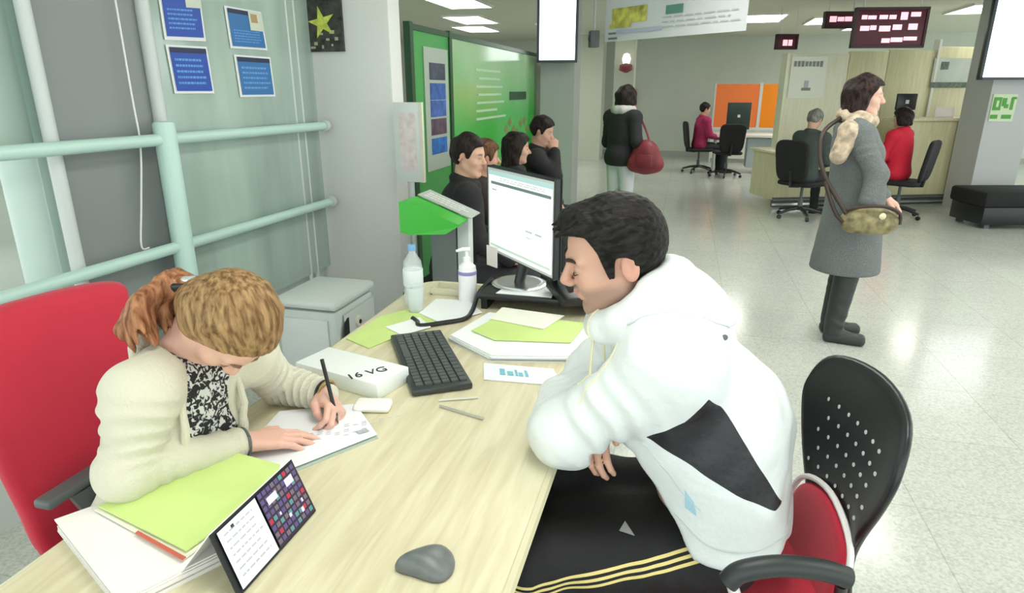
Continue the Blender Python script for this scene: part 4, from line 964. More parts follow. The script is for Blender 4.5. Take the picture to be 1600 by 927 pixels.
hand(F, J['wrR'], (.78, .62, -.10), (.10, .05, 1), -1, curls=[(8, 14, 8), (6, 12, 8), (8, 14, 10), (12, 18, 10)], sc=.95, thumb=[(.022, .018, -.008), (.048, .040, -.010), (.064, .062, -.010), (.070, .082, -.010)])
WH = hand(F, J['wrL'], (.72, -.62, -.18), (.55, .45, .72), 1, curls=[(38, 55, 22), (42, 60, 30), (50, 68, 35), (55, 70, 38)], sc=.92, thumb=[(.022, .018, -.010), (.036, .044, -.026), (.030, .070, -.036), (.016, .086, -.040)])
me, P = F.mesh('body'); attr_tone(me, tone_of(P, H, skinW, brow=(.25, .15, .09), lip=(.55, .22, .20)))
link('body', me, M_skin, wom, True)
T = torso_frame(J)
def cardigan(F):
    torso(F, J, .016, .05, sc=.93, fem=1)
    # open front wedge where the blouse shows, and neckline
    top_ = T.p((.0, .10, .60)); mid = T.p((.0, .15, .34)); lowp = T.p((.0, .15, .08))
    F.cone(top_, mid, .075, .072, .012, 's'); F.cone(mid, lowp, .072, .03, .012, 's')
    F.cone(J['neck'] - T.R[:, 2] * .02, H.p((0, -.02, -.03)), .070, .068, .012, 's')
    for s in 'LR': arm(F, J, s, .012, .0095, upto=.92, taper=.75, k=.015)
    for s in 'LR': F.ell(J['sh' + s] + V(0, 0, -.02), (.056, .054, .068), None, .05)
    F.ell(J['elR'] + V(-.01, 0, .0), (.058, .056, .054), None, .03)
    F.disp(lambda X, Y, Z: .0022 * np.sin(34 * X + 20 * Z + 3 * np.sin(15 * Y)) * np.sin(25 * Z + 18 * Y))
F = Field(V(-1.52, .80, .42), V(-.80, 1.56, 1.14), .0055); cardigan(F); me, P = F.mesh('cardigan')
link('cardigan', me, mat('cream knitted wool', (.62, .60, .49), .85, bump=.35, bscale=140, sheen=.2), wom, True)
# collar folded round the neck
cr = [J['neck'] + T.R @ V(.078 * math.sin(R(a)), -.035 - .055 * math.cos(R(a)), .030 - .050 * abs(math.sin(R(a))) ** 2) for a in range(-100, 101, 20)]
tube('collar', cr, [.012] + [.020] * (len(cr) - 2) + [.012], mat('cream knitted wool', (.62, .60, .49), .85), wom, 12, False)
# lapel edges
for s in (-1, 1):
    tube('lapel', [T.p((s * .078, .085, .46)), T.p((s * .082, .118, .40)), T.p((s * .078, .135, .30)), T.p((s * .070, .135, .16)), T.p((s * .05, .13, .05))], [.006, .009, .010, .010, .008], mat('cream knitted wool', (.62, .60, .49), .85), wom, 10, False)
def blouse(F):
    torso(F, J, .006, .05, sc=.93, fem=1)
    F.fn(lambda X, Y, Z: -(np.sqrt((X - J['neck'][0]) ** 2 + (Y - J['neck'][1]) ** 2 + (Z - J['neck'][2]) ** 2) - .055) * -1, .01, 's')
F = Field(V(-1.50, .84, .42), V(-.84, 1.36, 1.12), .006); blouse(F); me, P = F.mesh('blouse')
m = bpy.data.materials.new('black blouse with white flecks'); m.use_nodes = True; nt = m.node_tree; b = nt.nodes['Principled BSDF']; b.inputs['Roughness'].default_value = .8
tc = nt.nodes.new('ShaderNodeTexCoord'); n = nt.nodes.new('ShaderNodeTexNoise'); n.inputs['Scale'].default_value = 75; n.inputs['Detail'].default_value = 1.5; n.inputs['Distortion'].default_value = 1.2
r = nt.nodes.new('ShaderNodeValToRGB'); r.color_ramp.elements[0].position = .50; r.color_ramp.elements[1].position = .56
r.color_ramp.elements[0].color = (.012, .012, .015, 1); r.color_ramp.elements[1].color = (.62, .62, .62, 1)
nt.links.new(tc.outputs['Object'], n.inputs['Vector']); nt.links.new(n.outputs['Fac'], r.inputs[0]); nt.links.new(r.outputs[0], b.inputs['Base Color'])
link('blouse', me, m, wom, True)
def wtrous(F):
    for s in 'LR': leg(F, J, s, .010, .003, k=.05, sc=.95)
    F.ell(J['pelvis'], (.13, .17, .11), None, .04)
F = Field(V(-1.5, .80, .02), V(-.72, 1.32, .70), .009); wtrous(F); me, P = F.mesh('trousers'); link('trousers', me, mat('dark blue cloth', (.02, .025, .05), .8), wom, True)
for s in 'LR':
    bm = bmesh.new(); add_box(bm, (J['to' + s] + J['an' + s] - V(0, 0, .06)) / 2, (.24, .085, .065), rot(-4), .028, 4); fin(bm, 'shoe', M_black, wom, auto=True)
hm = hair_mat('light brown swept back hair', (.13, .07, .03), (.40, .25, .12), (60, 4, 60), H)
hb = [H.p((.12, .12, .15)), H.p((-.12, -.14, -.14)), H.p((.12, -.14, .15)), H.p((-.12, .12, -.14))]; l2, h2 = bounds(hb, .10)
F = Field(l2 - V(.12, .05, .1), h2, .0045)
for s in (-1, 1): F.ell(H.p((s * .064, -.030, -.010)), (.030, .048, .050), H.R, .02)
F.ell(H.p((0, -.075, -.02)), (.075, .045, .075), H.R, .03)
hair_cap(F, H, .011, ([-.13, -.06, -.03, .0, .015, .03, .05, .065, .078, .11], [-.100, -.095, -.065, -.040, -.012, .024, .056, .078, .094, .105]))
clip = V(-1.012, 1.112, 1.168)
# strands drawn back over the skull towards the clip
for k in range(-8, 9):
    a = k * 12; s0 = H.p((.084 * math.sin(R(a)), .040 - .040 * abs(math.sin(R(a))), .030 + .080 * math.cos(R(a)))); s1 = H.p((.088 * math.sin(R(a)), -.015, .03 + .094 * math.cos(R(a)))); s2 = H.p((.06 * math.sin(R(a)), -.07, .055 + .05 * math.cos(R(a))))
    F.cone(s0, s1, .009, .011, .005); F.cone(s1, s2, .011, .012, .005); F.cone(s2, clip, .012, .012, .006)
F.disp(lambda X, Y, Z: .0006 * np.sin(300 * (Y + .25 * X) + 2 * np.sin(12 * Z)))
me, P = F.mesh('hair'); link('hair', me, hm, wom, True)
hm2 = hair_mat('reddish brown ponytail', (.15, .055, .025), (.44, .21, .11), (50, 50, 9))
F = Field(clip - V(.27, .2, .32), clip + V(.06, .16, .10), .0045); rnd = random.Random(5)
for k in range(26):
    a = rnd.uniform(-1, 1); b_ = rnd.uniform(-1, 1); L_ = rnd.uniform(.75, 1.05)
    p = [clip + V(.0, .010 * a, .006 * b_), clip + V(-.032, .016 * a - .010, .004 + .010 * b_), clip + V(-.066 + .016 * b_, .050 * a - .030, -.030 + .02 * b_), clip + V(-.072 + .024 * b_, .060 * a - .045, -.070 * L_ + .02 * b_), clip + V(-.052 + .034 * b_, .062 * a - .056, -.110 * L_)]
    rr = [.012, .015, .015, .011, .003]
    for i in range(4): F.cone(p[i], p[i + 1], rr[i], rr[i + 1], .012)
F.disp(lambda X, Y, Z: .0015 * np.sin(230 * Y + 60 * X + 3 * np.sin(25 * Z)))
me, P = F.mesh('ponytail'); link('ponytail', me, hm2, wom, True)
cm = np.array(clip) + V(.004, -.012, .012)
bm = bmesh.new(); add_box(bm, cm, (.018, .060, .022), rot(-60, 0, 20), .006, 3); fin(bm, 'hair_clip', mat('silver clip', (.75, .78, .80), .25, .7), wom, auto=True)
bm = bmesh.new(); add_box(bm, cm + V(.010, 0, -.010), (.020, .075, .026), rot(-60, 0, 20), .008, 3); fin(bm, 'hair_band', M_black, wom, auto=True)
M_browl = mat('light brown brow', (.22, .13, .08), .8)
for s in (-1, 1):
    tube('eyebrow', [H.p((s * x, y, z)) for x, y, z in ((.014, .094, .020), (.026, .0925, .026), (.038, .085, .027), (.048, .072, .022))], [.0018, .003, .003, .0012], M_browl, wom, 8)
    tube('eyelashes', [H.p((s * x, y, z)) for x, y, z in ((.018, .0835, -.004), (.026, .0870, -.0075), (.035, .0855, -.0078), (.044, .0775, -.004))], .0016, M_browl, wom, 6)
# bracelets
def bangle(name, c, ax, r, th, m, parent):
    ax = Vector(ax).normalized(); a = ax.orthogonal().normalized(); b = ax.cross(a); pts = [Vector(c) + (a * math.cos(R(20 * k)) + b * math.sin(R(20 * k))) * r for k in range(19)]
    return tube(name, pts, th, m, parent, 8)
fa = J['wrL'] - J['elL']; bangle('bracelet', J['wrL'] - fa * .02, fa, .034, .005, M_black, wom); bangle('bracelet', J['wrL'] + fa * .04, fa, .036, .004, mat('brass bangle', (.45, .32, .14), .3, .8), wom)
fa = J['wrR'] - J['elR']; bangle('bracelet', J['wrR'] + fa * .0, fa, .033, .004, M_dgrey, wom)
# pen held in her hand
tip = Vector((-.795, 1.300, DZ + .012)); tl = Vector((-.865, 1.365, DZ + .155))
pe = thing('pen', 'black pen held upright in the writing hand', 'pen', tuple(tip))
tube('barrel', [tip + (tl - tip) * .12, tl], .0052, M_black, pe); tube('nib', [tip, tip + (tl - tip) * .12], [.001, .0045], M_dgrey, pe)

# ============================================================ THE HALL BEHIND
# green glazed screen along the hall
gs = thing('green_screen', 'long green glazed screen wall with leaf decals behind the seated people', 'screen wall', (-1.95, 7.0, 0))
m = bpy.data.materials.new('green glass with painted pale reflection'); m.use_nodes = True; nt = m.node_tree; b = nt.nodes['Principled BSDF']; b.inputs['Roughness'].default_value = .12
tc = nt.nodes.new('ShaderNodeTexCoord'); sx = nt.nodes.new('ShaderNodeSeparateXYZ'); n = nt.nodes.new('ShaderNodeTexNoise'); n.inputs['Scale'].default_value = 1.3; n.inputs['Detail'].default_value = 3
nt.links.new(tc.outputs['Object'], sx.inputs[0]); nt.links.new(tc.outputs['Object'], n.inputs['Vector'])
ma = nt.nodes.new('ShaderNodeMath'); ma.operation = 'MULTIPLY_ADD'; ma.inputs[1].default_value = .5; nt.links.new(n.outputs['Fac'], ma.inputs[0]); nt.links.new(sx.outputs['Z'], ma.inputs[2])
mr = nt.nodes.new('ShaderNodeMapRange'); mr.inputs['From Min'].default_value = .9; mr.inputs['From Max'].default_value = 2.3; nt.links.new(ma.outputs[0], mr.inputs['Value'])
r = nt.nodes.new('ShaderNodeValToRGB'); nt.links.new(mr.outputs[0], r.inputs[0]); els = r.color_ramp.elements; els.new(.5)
for e, (p, c) in zip(els, ((.0, (.03, .46, .035)), (.45, (.07, .46, .09)), (1, (.50, .64, .44)))): e.position = p; e.color = (*c, 1)  # paler stops towards the top paint a reflection into the glass colour
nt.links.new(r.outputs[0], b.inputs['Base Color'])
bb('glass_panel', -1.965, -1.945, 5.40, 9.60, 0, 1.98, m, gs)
bb('solid_panel', -1.965, -1.940, 4.60, 5.38, 0, 1.98, mat('mid green board', (.06, .34, .08), .4), gs)
for y in (4.57, 5.39, 9.62): bb('post', -1.975, -1.925, y - .03, y + .03, 0, 2.03, mat('dark green frame', (.02, .07, .03), .4), gs)
bb('top_rail', -1.975, -1.930, 4.57, 9.62, 1.98, 2.02, mat('dark green frame', (.02, .07, .03), .4), gs)
bb('poster_board', -1.938, -1.932, 4.80, 5.32, .95, 1.88, mat('pale board', (.40, .46, .40), .5), gs)
for i, (z, c) in enumerate(((1.70, (.05, .06, .10)), (1.55, (.03, .10, .36)), (1.42, (.05, .12, .40)), (1.28, (.10, .06, .10)), (1.13, (.02, .14, .48)))):
    bb('pinned_sheet', -1.931, -1.928, 4.90, 5.24, z - .055, z + .07, mat('pinned sheet %s' % 'abcde'[i], c, .5, noise=.5, nscale=14), gs)
rnd = random.Random(2); bm = bmesh.new()
for i in range(7): z = 1.30 + .075 * i; add_box(bm, (-1.942, 6.55 + rnd.uniform(-.1, .1), z), (.003, .9 + rnd.uniform(-.2, .2), .022))
fin(bm, 'pale_lettering', mat('pale green lettering', (.42, .62, .42), .5), gs)
bb('dark_caption', -1.944, -1.940, 7.35, 8.15, 1.46, 1.55, mat('dark green caption', (.01, .06, .02), .5), gs)
bm = bmesh.new()
for k in range(14):
    y = 7.2 + .17 * k; z = 1.15 + .07 * math.sin(k * 1.7); add_slab(bm, [(-1.943, y - .09, z), (-1.943, y, z + .05), (-1.943, y + .09, z), (-1.943, y, z - .05)], .002)
fin(bm, 'leaf_decals', mat('brown leaf decal', (.22, .22, .07), .5), gs)

# narrow notice board on the edge of the pillar
nb = thing('notice_board', 'narrow white notice board standing between the pillar and the green screen', 'notice board', (-1.60, 3.72, .0))
bb('board', -1.70, -1.515, 3.70, 3.715, 1.03, 1.50, mat('pale board face', (.66, .70, .68), .5), nb, .003)
bb('pink_print', -1.665, -1.56, 3.697, 3.6995, 1.10, 1.44, mat('faint pink print', (.70, .62, .62), .6, noise=.12, nscale=30), nb)
bb('side_edge', -1.532, -1.514, 3.695, 3.72, 1.03, 1.50, mat('cream edge', (.70, .66, .55), .5), nb)
tube('stand_pole', [(-1.61, 3.725, .03), (-1.61, 3.725, 1.1)], .016, M_grey, nb); lathe('stand_foot', [(0, 0), (.14, 0), (.14, .012), (.02, .03), (0, .03)], (-1.61, 3.725, 0), M_grey, nb)

# green topped lectern
le = thing('suggestion_lectern', 'bright green slanted lectern with papers on a grey column', 'lectern', (-1.13, 2.86, 0))
M_l = rot(-8)
bb('column', -1.18, -1.05, 2.93, 3.02, 0.02, .98, mat('slate grey column', (.14, .16, .16), .5), le, .004)
bb('column_edge', -1.045, -.985, 2.94, 3.01, 0.02, .98, mat('pale grey edge', (.55, .60, .60), .5), le, .004)
bb('foot_plate', -1.30, -.90, 2.82, 3.14, 0, .02, M_dgrey, le, .004)
A_, B_ = Vector((-1.285, 2.84, 1.085)), Vector((-.925, 2.95, 1.015))
wv_ = [A_, B_, B_ + Vector((-.05, -.03, -.055)), A_ + Vector((.04, -.02, -.16)), A_ + Vector((-.005, 0, -.14))]
prof = [(0, 1.10), (.30, 1.005), (.30, .985), (.18, .930), (0, .930)]
bm = bmesh.new(); add_slab(bm, [(-1.235, 2.84, 1.085), (-1.20, 2.84, 1.090), (-.96, 2.86, .990), (-.96, 2.86, .982), (-1.02, 2.85, .945), (-1.19, 2.84, .935), (-1.235, 2.84, .945)], -.17); fin(bm, 'green_wedge', M_green, le)
tq = [(-1.20, 2.835, 1.095), (-.945, 2.855, .990), (-.945, 3.00, .990), (-1.20, 2.99, 1.095)]
slab('top_board', tq, .006, mat('grey lectern top', (.42, .46, .44), .4), le)
on_quad('printed_text', [tq[0], tq[1], tq[2], tq[3]], text_rows(3, .08, .92, .15, .8, 6, .5), mat('pale print', (.70, .74, .70), .5), le, -.008)

# hanging screens
def screen(name, label, c, w_, h_, M, bright):
    t = thing('display_screen', label, 'screen', tuple(c)); c = Vector(c)
    box('housing', c, (w_, .07, h_), M_black if bright > 0 else M_black, t, M, .01)
    bm = bmesh.new(); fw = .03
    for (x, z, a, b_) in ((0, h_ / 2 - fw / 2, w_, fw), (0, -h_ / 2 + fw / 2, w_, fw), (-w_ / 2 + fw / 2, 0, fw, h_), (w_ / 2 - fw / 2, 0, fw, h_)): add_box(bm, c + M @ Vector((x, -.042, z)), (a, .02, b_), M)
    fin(bm, 'frame', mat('dark blue grey frame', (.035, .05, .07), .4), t)
    box('screen', c + M @ Vector((0, -.037, 0)), (w_ - fw * 2, .006, h_ - fw * 2), mat('white lit screen', (.9, .9, .95), .3, emit=(.93, .95, 1), es=1.6), t, M)
    box('bracket', c + M @ Vector((0, .10, 0)), (.12, .16, .12), M_grey, t, M)
Mt = rot(6)
screen('s', 'white lit portrait screen mounted on the grey hall pillar above the seated people', (-1.60, 8.36, 2.38), .50, .98, Mt, 1)
screen('s', 'large white lit screen with dark frame at the right edge, on the lilac pillar', (3.96, 9.80, 2.22), .94, 1.06, rot(10), 1)
lz = thing('wall_sign', 'green pictogram sign on the lilac pillar under the large screen', 'sign', (4.05, 9.93, 1.2))
Mp = rot(14.6); fc = Vector((3.97, 10.22, 0)) + Mp @ Vector((-.10, -.257, 0))
box('plate', fc + Vector((0, 0, 1.35)), (.31, .012, .34), mat('pale green plate', (.62, .74, .52), .5), lz, Mp)
bm = bmesh.new()
for (x, z, a, h_) in ((-.09, .05, .10, .16), (.0, .07, .05, .10), (.03, .02, .05, .05), (.10, .05, .035, .15), (.12, .12, .05, .03), (-.10, -.11, .09, .05), (.06, -.11, .12, .05)): add_box(bm, fc + Mp @ Vector((x, -.010, 1.35 + z)), (a, .006, h_), Mp)
fin(bm, 'pictogram', mat('strong green print', (.07, .34, .03), .5), lz)
bm = bmesh.new(); add_box(bm, fc + Mp @ Vector((-.09, -.0145, 1.40)), (.03, .004, .08), Mp); fin(bm, 'pictogram_gap', mat('pale green plate', (.62, .74, .52), .5), lz)

# banner
bn = thing('hanging_banner', 'white banner with yellow picture and grey text hanging from the ceiling', 'banner', (-.1, 7.4, 2.1))
q0, q1 = Vector((-1.05, 8.606, 0)), Vector((.51, 7.30, 0)); zb, zt = 2.135, 2.70
bd = (q1 - q0).normalized(); bnm = Vector((bd.y, -bd.x, 0))
slab('cloth', [q0 + Vector((0, 0, zt)), q1 + Vector((0, 0, zt)), q1 + Vector((0, 0, zb)), q0 + Vector((0, 0, zb))], .008, mat('white banner cloth', (.66, .66, .70), .7), bn)
bq = [q0 + Vector((0, 0, zt)), q1 + Vector((0, 0, zt)), q1 + Vector((0, 0, zb)), q0 + Vector((0, 0, zb))]
s_ = 1 if (bq[3] - bq[0]).cross(bq[1] - bq[0]).dot(-q0) > 0 else -1
on_quad('yellow_picture', bq, [(.06, .35, .34, .66), (.04, .66, .22, .74)], mat('yellow print', (.52, .48, .10), .6, noise=.5, nscale=9), bn, .011 * s_)
on_quad('mauve_band', bq, [(.10, .78, .46, .86)], mat('pale mauve print', (.48, .48, .64), .6), bn, .011 * s_)
on_quad('text_lines', bq, text_rows(3, .46, .97, .62, .88, 21, .3, .03, .08), mat('faint grey print', (.46, .47, .50), .6), bn, .011 * s_)
on_quad('logo', bq, [(.035, .82, .10, .86), (.035, .92, .11, .96)], mat('slate print', (.16, .18, .26), .6), bn, .011 * s_)
on_quad('teal_emblem', bq, [(.48, .42, .60, .58)], mat('dark teal print', (.10, .25, .22), .6), bn, .011 * s_)
tube('hanging_bar', [q0 + Vector((0, 0, zt + .01)), q1 + Vector((0, 0, zt + .01))], .014, M_grey, bn)
for f_ in (.1, .9): p = q0 + (q1 - q0) * f_; tube('suspension', [p + Vector((0, 0, zt)), p + Vector((0, 0, 2.76))], .006, M_grey, bn, 6)
pj_ = thing('loudspeaker', 'small dark loudspeaker hanging by the lower left corner of the banner', 'loudspeaker', (-1.20, 8.8, 2.05))
box('cabinet', (-1.22, 8.85, 2.19), (.12, .14, .20), M_dgrey, pj_, rot(20), .01); tube('bracket', [(-1.22, 8.85, 2.27), (-1.22, 8.85, 2.75)], .014, M_grey, pj_, 8)
lathe('driver', [(0, 0), (.04, 0), (.03, .008), (0, .002)], (-1.245, 8.78, 2.19), M_black, pj_, M=rot(20, 90))
# LED queue sign and small signs
def board(label, c, w_, h_, rz, rows, seed):
    t = thing('queue_sign', label, 'sign', (c[0], c[1], c[2] - h_ / 2)); M = rot(rz); c = Vector(c)
    box('board', c, (w_, .06, h_), mat('maroon board', (.075, .003, .015), .5), t, M, .005)
    bm = bmesh.new()
    for (x, z, a, b_) in ((0, h_ / 2, w_ + .03, .03), (0, -h_ / 2, w_ + .03, .03), (-w_ / 2, 0, .03, h_), (w_ / 2, 0, .03, h_)): add_box(bm, c + M @ Vector((x, 0, z)), (a, .08, b_), M)
    fin(bm, 'frame', mat('dark maroon frame', (.03, .004, .008), .5), t)
    q = [c + M @ Vector(p) for p in ((-w_ / 2, -.031, h_ / 2), (w_ / 2, -.031, h_ / 2), (w_ / 2, -.031, -h_ / 2), (-w_ / 2, -.031, -h_ / 2))]
    on_quad('lettering', q, rows, mat('lit pink lettering', (.8, .45, .52), .4, emit=(1, .52, .62), es=.8), t, .004)
    for x in (-w_ * .4, w_ * .4): p = c + M @ Vector((x, 0, h_ / 2)); tube('suspension', [p, (p.x, p.y, 2.76)], .008, M_grey, t, 6)
rb = [(.07, .17, .15, .28), (.16, .18, .28, .28), (.32, .17, .44, .28), (.46, .17, .56, .28), (.62, .10, .72, .30), (.76, .10, .90, .22), (.07, .45, .2, .58), (.21, .44, .30, .56), (.34, .45, .50, .60), (.53, .42, .66, .56), (.75, .40, .88, .56), (.40, .78, .52, .90), (.53, .76, .70, .88), (.71, .74, .90, .84)]
board('large maroon lit queue sign with three lines of pink lettering', (2.36, 9.55, 2.305), .84, .44, 10, rb, 1)
board('small maroon sign with one pink word, left of the large queue sign', (1.98, 10.6, 2.50), .42, .19, 14, [(.12, .25, .35, .65), (.38, .3, .6, .6), (.62, .28, .86, .6)], 2)
board('tiny dark maroon sign high above the cream partition', (1.40, 11.3, 2.27), .30, .19, 14, [(.28, .35, .52, .80), (.56, .35, .76, .80)], 3)

# oblique counter island
CA = Vector((1.27, 9.60, 0)); ca_ = 22; MC = rot(ca_)
def cl_(x, y, z): return CA + MC @ Vector((x, y, z))
def cbox(name, x0, x1, y0, y1, z0, z1, m, par, bev=0): return box(name, cl_((x0 + x1) / 2, (y0 + y1) / 2, (z0 + z1) / 2), (x1 - x0, y1 - y0, z1 - z0), m, par, MC, bev)
ct = thing('service_counter', 'pale beech service counter with a low desk part and a tall right part', 'counter', tuple(CA))
cbox('low_front', 0, 1.7, 0, .05, .10, .73, M_cream, ct); cbox('low_top', -.05, 1.7, -.08, .75, .73, .765, M_deskwood, ct, .005)
cbox('tall_front', 1.7, 3.55, 0, .05, .10, 1.16, M_cream, ct); cbox('tall_top', 1.66, 3.6, -.06, .40, 1.16, 1.20, M_deskwood, ct, .005)
cbox('side_panel', 0, .04, .05, .7, .10, .73, M_cream, ct); cbox('plinth', 0.02, 3.5, .04, .10, 0, .10, M_dgrey, ct)
cbox('kick_rail', -.02, 3.55, -.02, .0, .03, .06, M_chrome, ct); cbox('kick_rail', -.02, 3.55, -.02, .0, .11, .14, M_dgrey, ct)
for x in (.86, 1.7, 2.6): cbox('panel_joint', x - .004, x + .004, -.003, .003, .16, .72 if x < 1.7 else 1.15, mat('dark joint', (.25, .22, .12), .7), ct)
PX = .42
pt_ = thing('partition_panel', 'tall cream beech partition standing behind the service counter', 'partition', tuple(cl_(1.6, .95, 0)))
M_pale = wood('pale cream veneer', (.68, .67, .50), (.76, .76, .60), .45, 'Z', 2)
for i, (a, b_, h_) in enumerate(((.02, 1.00, 2.07), (1.01, 1.62, 2.11), (1.63, 2.40, 2.13), (2.41, 3.60, 2.18))): cbox('panel', a + PX, b_ + PX, .90, .96, 0, h_, M_pale if i == 0 else M_cream, pt_, .004)
cbox('side_return', -.02 + PX, .02 + PX, .80, .96, 0, 2.07, M_pale, pt_)
cbox('post', 2.385 + PX, 2.425 + PX, .87, .99, 0, 2.28, mat('pale post', (.70, .70, .62), .5), pt_)
sg = thing('lettered_notice', 'white notice with grey heading and small pictogram on the cream partition', 'notice', tuple(cl_(.3, .89, 1.6)))
cbox('sheet', .10 + PX, .66 + PX, .885, .895, 1.45, 2.03, mat('off white sheet', (.76, .78, .70), .6), sg)
cbox('pictogram', .34 + PX, .40 + PX, .878, .883, 1.60, 1.70, M_inkgrey, sg); cbox('pictogram_base', .30 + PX, .44 + PX, .878, .883, 1.56, 1.60, mat('mid grey ink', (.22, .25, .22), .6), sg)
rnd = random.Random(12); bm = bmesh.new()
for k in range(8): add_box(bm, cl_(.16 + PX + .058 * k, .880, 1.93), (.040, .004, .075 + rnd.uniform(-.01, .01)), MC)
fin(bm, 'heading_letters', mat('mid grey ink', (.22, .25, .22), .6), sg)
wp = thing('wall_picture', 'grey photograph mounted on the right part of the cream partition', 'picture', tuple(cl_(3.1, .88, 1.6)))
cbox('photo', 2.78, 3.38, .875, .89, 1.60, 2.02, mat('grey sky photo', (.50, .55, .48), .5, noise=.12, nscale=4), wp); cbox('dark_shore', 2.78, 3.38, .868, .874, 1.60, 1.68, mat('dark photo land', (.12, .15, .12), .6, noise=.4, nscale=20), wp)
cbox('dark_tree', 2.90, 3.02, .868, .874, 1.86, 1.97, mat('dark photo land', (.12, .15, .12), .6), wp)
cs = thing('counter_card', 'small white card standing on the tall counter', 'card', tuple(cl_(2.45, .1, 1.2))); cbox('card', 2.30, 2.60, .10, .115, 1.20, 1.34, mat('pinkish card', (.85, .76, .74), .6), cs); cbox('card_foot', 2.33, 2.57, .07, .16, 1.20, 1.206, M_grey, cs)
fe = thing('red_extinguisher_sign', 'thin maroon strip sign at the right end of the cream partition', 'sign', tuple(cl_(3.5, .86, 1.5))); cbox('strip', 3.49, 3.56, .865, .885, 1.45, 1.85, mat('maroon strip', (.22, .02, .03), .5), fe); cbox('strip_text', 3.505, 3.545, .860, .864, 1.5, 1.8, M_inkgrey, fe)
# counter monitor seen past the standing woman's face
def back_monitor(label, c, rz, col=M_black, w_=.42, h_=.30):
    t = thing('counter_monitor', label, 'monitor', (c[0], c[1], c[2])); M = rot(rz); c = Vector(c)
    box('housing', c + Vector((0, 0, .10 + h_ / 2)), (w_, .04, h_), col, t, M, .01); tube('neck', [c + Vector((0, 0, .01)), c + M @ Vector((0, .02, .2))], .02, M_black, t, 8)
    box('foot', c + Vector((0, 0, .01)), (.2, .14, .02), M_black, t, M, .005); box('badge', c + M @ Vector((0, -.023, .1 + h_ / 2)), (.05, .004, .05), M_grey, t, M)
back_monitor('black monitor on the tall counter glimpsed beside the standing woman', cl_(1.95, .25, 1.20), ca_, M_black, .30, .22)
back_monitor('back of a black monitor on the far white desk before the orange panels', (.98, 13.55, .74), 10, mat('dark teal monitor', (.015, .03, .03), .5), .44, .50)
fd = thing('office_desk', 'far white desk in front of the orange panels', 'desk', (.95, 13.7, 0))
bb('desk_top', .55, 1.75, 13.4, 14.1, .70, .74, mat('white desk top', (.72, .72, .68), .4), fd); bb('desk_leg', .58, .62, 13.45, 14.05, 0, .70, M_grey, fd); bb('desk_leg', 1.68, 1.72, 13.45, 14.05, 0, .70, M_grey, fd)
bb('drawer_unit', 1.2, 1.62, 13.5, 14.0, .12, .68, mat('pale blue drawer front', (.42, .50, .56), .5), fd)
for i, (x0, x1, lb) in enumerate(((.60, 1.50, 'wide bright orange partition panel against the far wall'), (1.56, 2.06, 'narrow deep orange partition panel by the cream partition'))):
    t = thing('orange_panel', lb, 'partition', ((x0 + x1) / 2, 15.5, 0), 'orange partition panels')
    bb('panel', x0, x1, 15.48, 15.52, .78, 1.69, mat('orange panel %s' % 'ab'[i], ((.85, .20, .045), (.85, .24, .0))[i], .6), t)
    bb('frame_post', x0 - .03, x0, 15.47, 15.53, 0, 1.72, M_grey, t); bb('frame_post', x1, x1 + .03, 15.47, 15.53, 0, 1.72, M_grey, t); bb('frame_rail', x0, x1, 15.47, 15.53, .72, .78, M_grey, t)
    bb('base_panel', x0, x1, 15.49, 15.51, .10, .70, mat('pale base panel', (.6, .62, .56), .6), t)
tag(bb('far_notice', -1.55, -1.20, 16.86, 16.88, .9, 1.6, mat('salmon notice', (.62, .34, .22), .6, noise=.3, nscale=9)), 'salmon coloured notice on the far wall behind the standing woman in black', 'notice')
# wall lamp with maroon shade
wl = thing('wall_lantern', 'small maroon shaded white lamp on the far pillar left of centre', 'lamp', (-1.05, 12.15, 1.9))
lathe('lamp_globe', [(0, 0), (.05, .01), (.075, .10), (.05, .18), (0, .20)], (-1.08, 12.05, 1.98), mat('glowing globe', (.9, .85, .8), .4, emit=(1, .92, .85), es=1.5), wl)
lathe('maroon_shade', [(.03, 0), (.12, .05), (.11, .12), (.02, .16), (0, .16)], (-1.08, 12.05, 1.86), mat('maroon shade', (.20, .03, .04), .6), wl, M=rot(0, 15))
tube('lamp_arm', [(-1.08, 12.19, 1.96), (-1.08, 12.05, 1.96)], .012, M_dgrey, wl, 8)

# black bench
be = thing('waiting_bench', 'long black upholstered bench in front of the lilac pillar', 'bench', (4.25, 9.1, 0)); Mb = rot(14.6); bc_ = Vector((4.30, 9.18, 0))
def bbx(name, x0, x1, y0, y1, z0, z1, m, bev=0): return box(name, bc_ + Mb @ Vector(((x0 + x1) / 2, (y0 + y1) / 2, (z0 + z1) / 2)), (x1 - x0, y1 - y0, z1 - z0), m, be, Mb, bev)
bbx('cushion', -.98, -.02, -.35, .30, .26, .44, M_satin, .035); bbx('cushion', .0, .98, -.35, .30, .26, .44, M_satin, .035)
bbx('base', -.95, .95, -.32, .27, .05, .26, M_black, .01)
for x in (-.85, .85):
    for y in (-.25, .2): bbx('leg', x - .03, x + .03, y - .03, y + .03, 0, .06, M_dgrey)

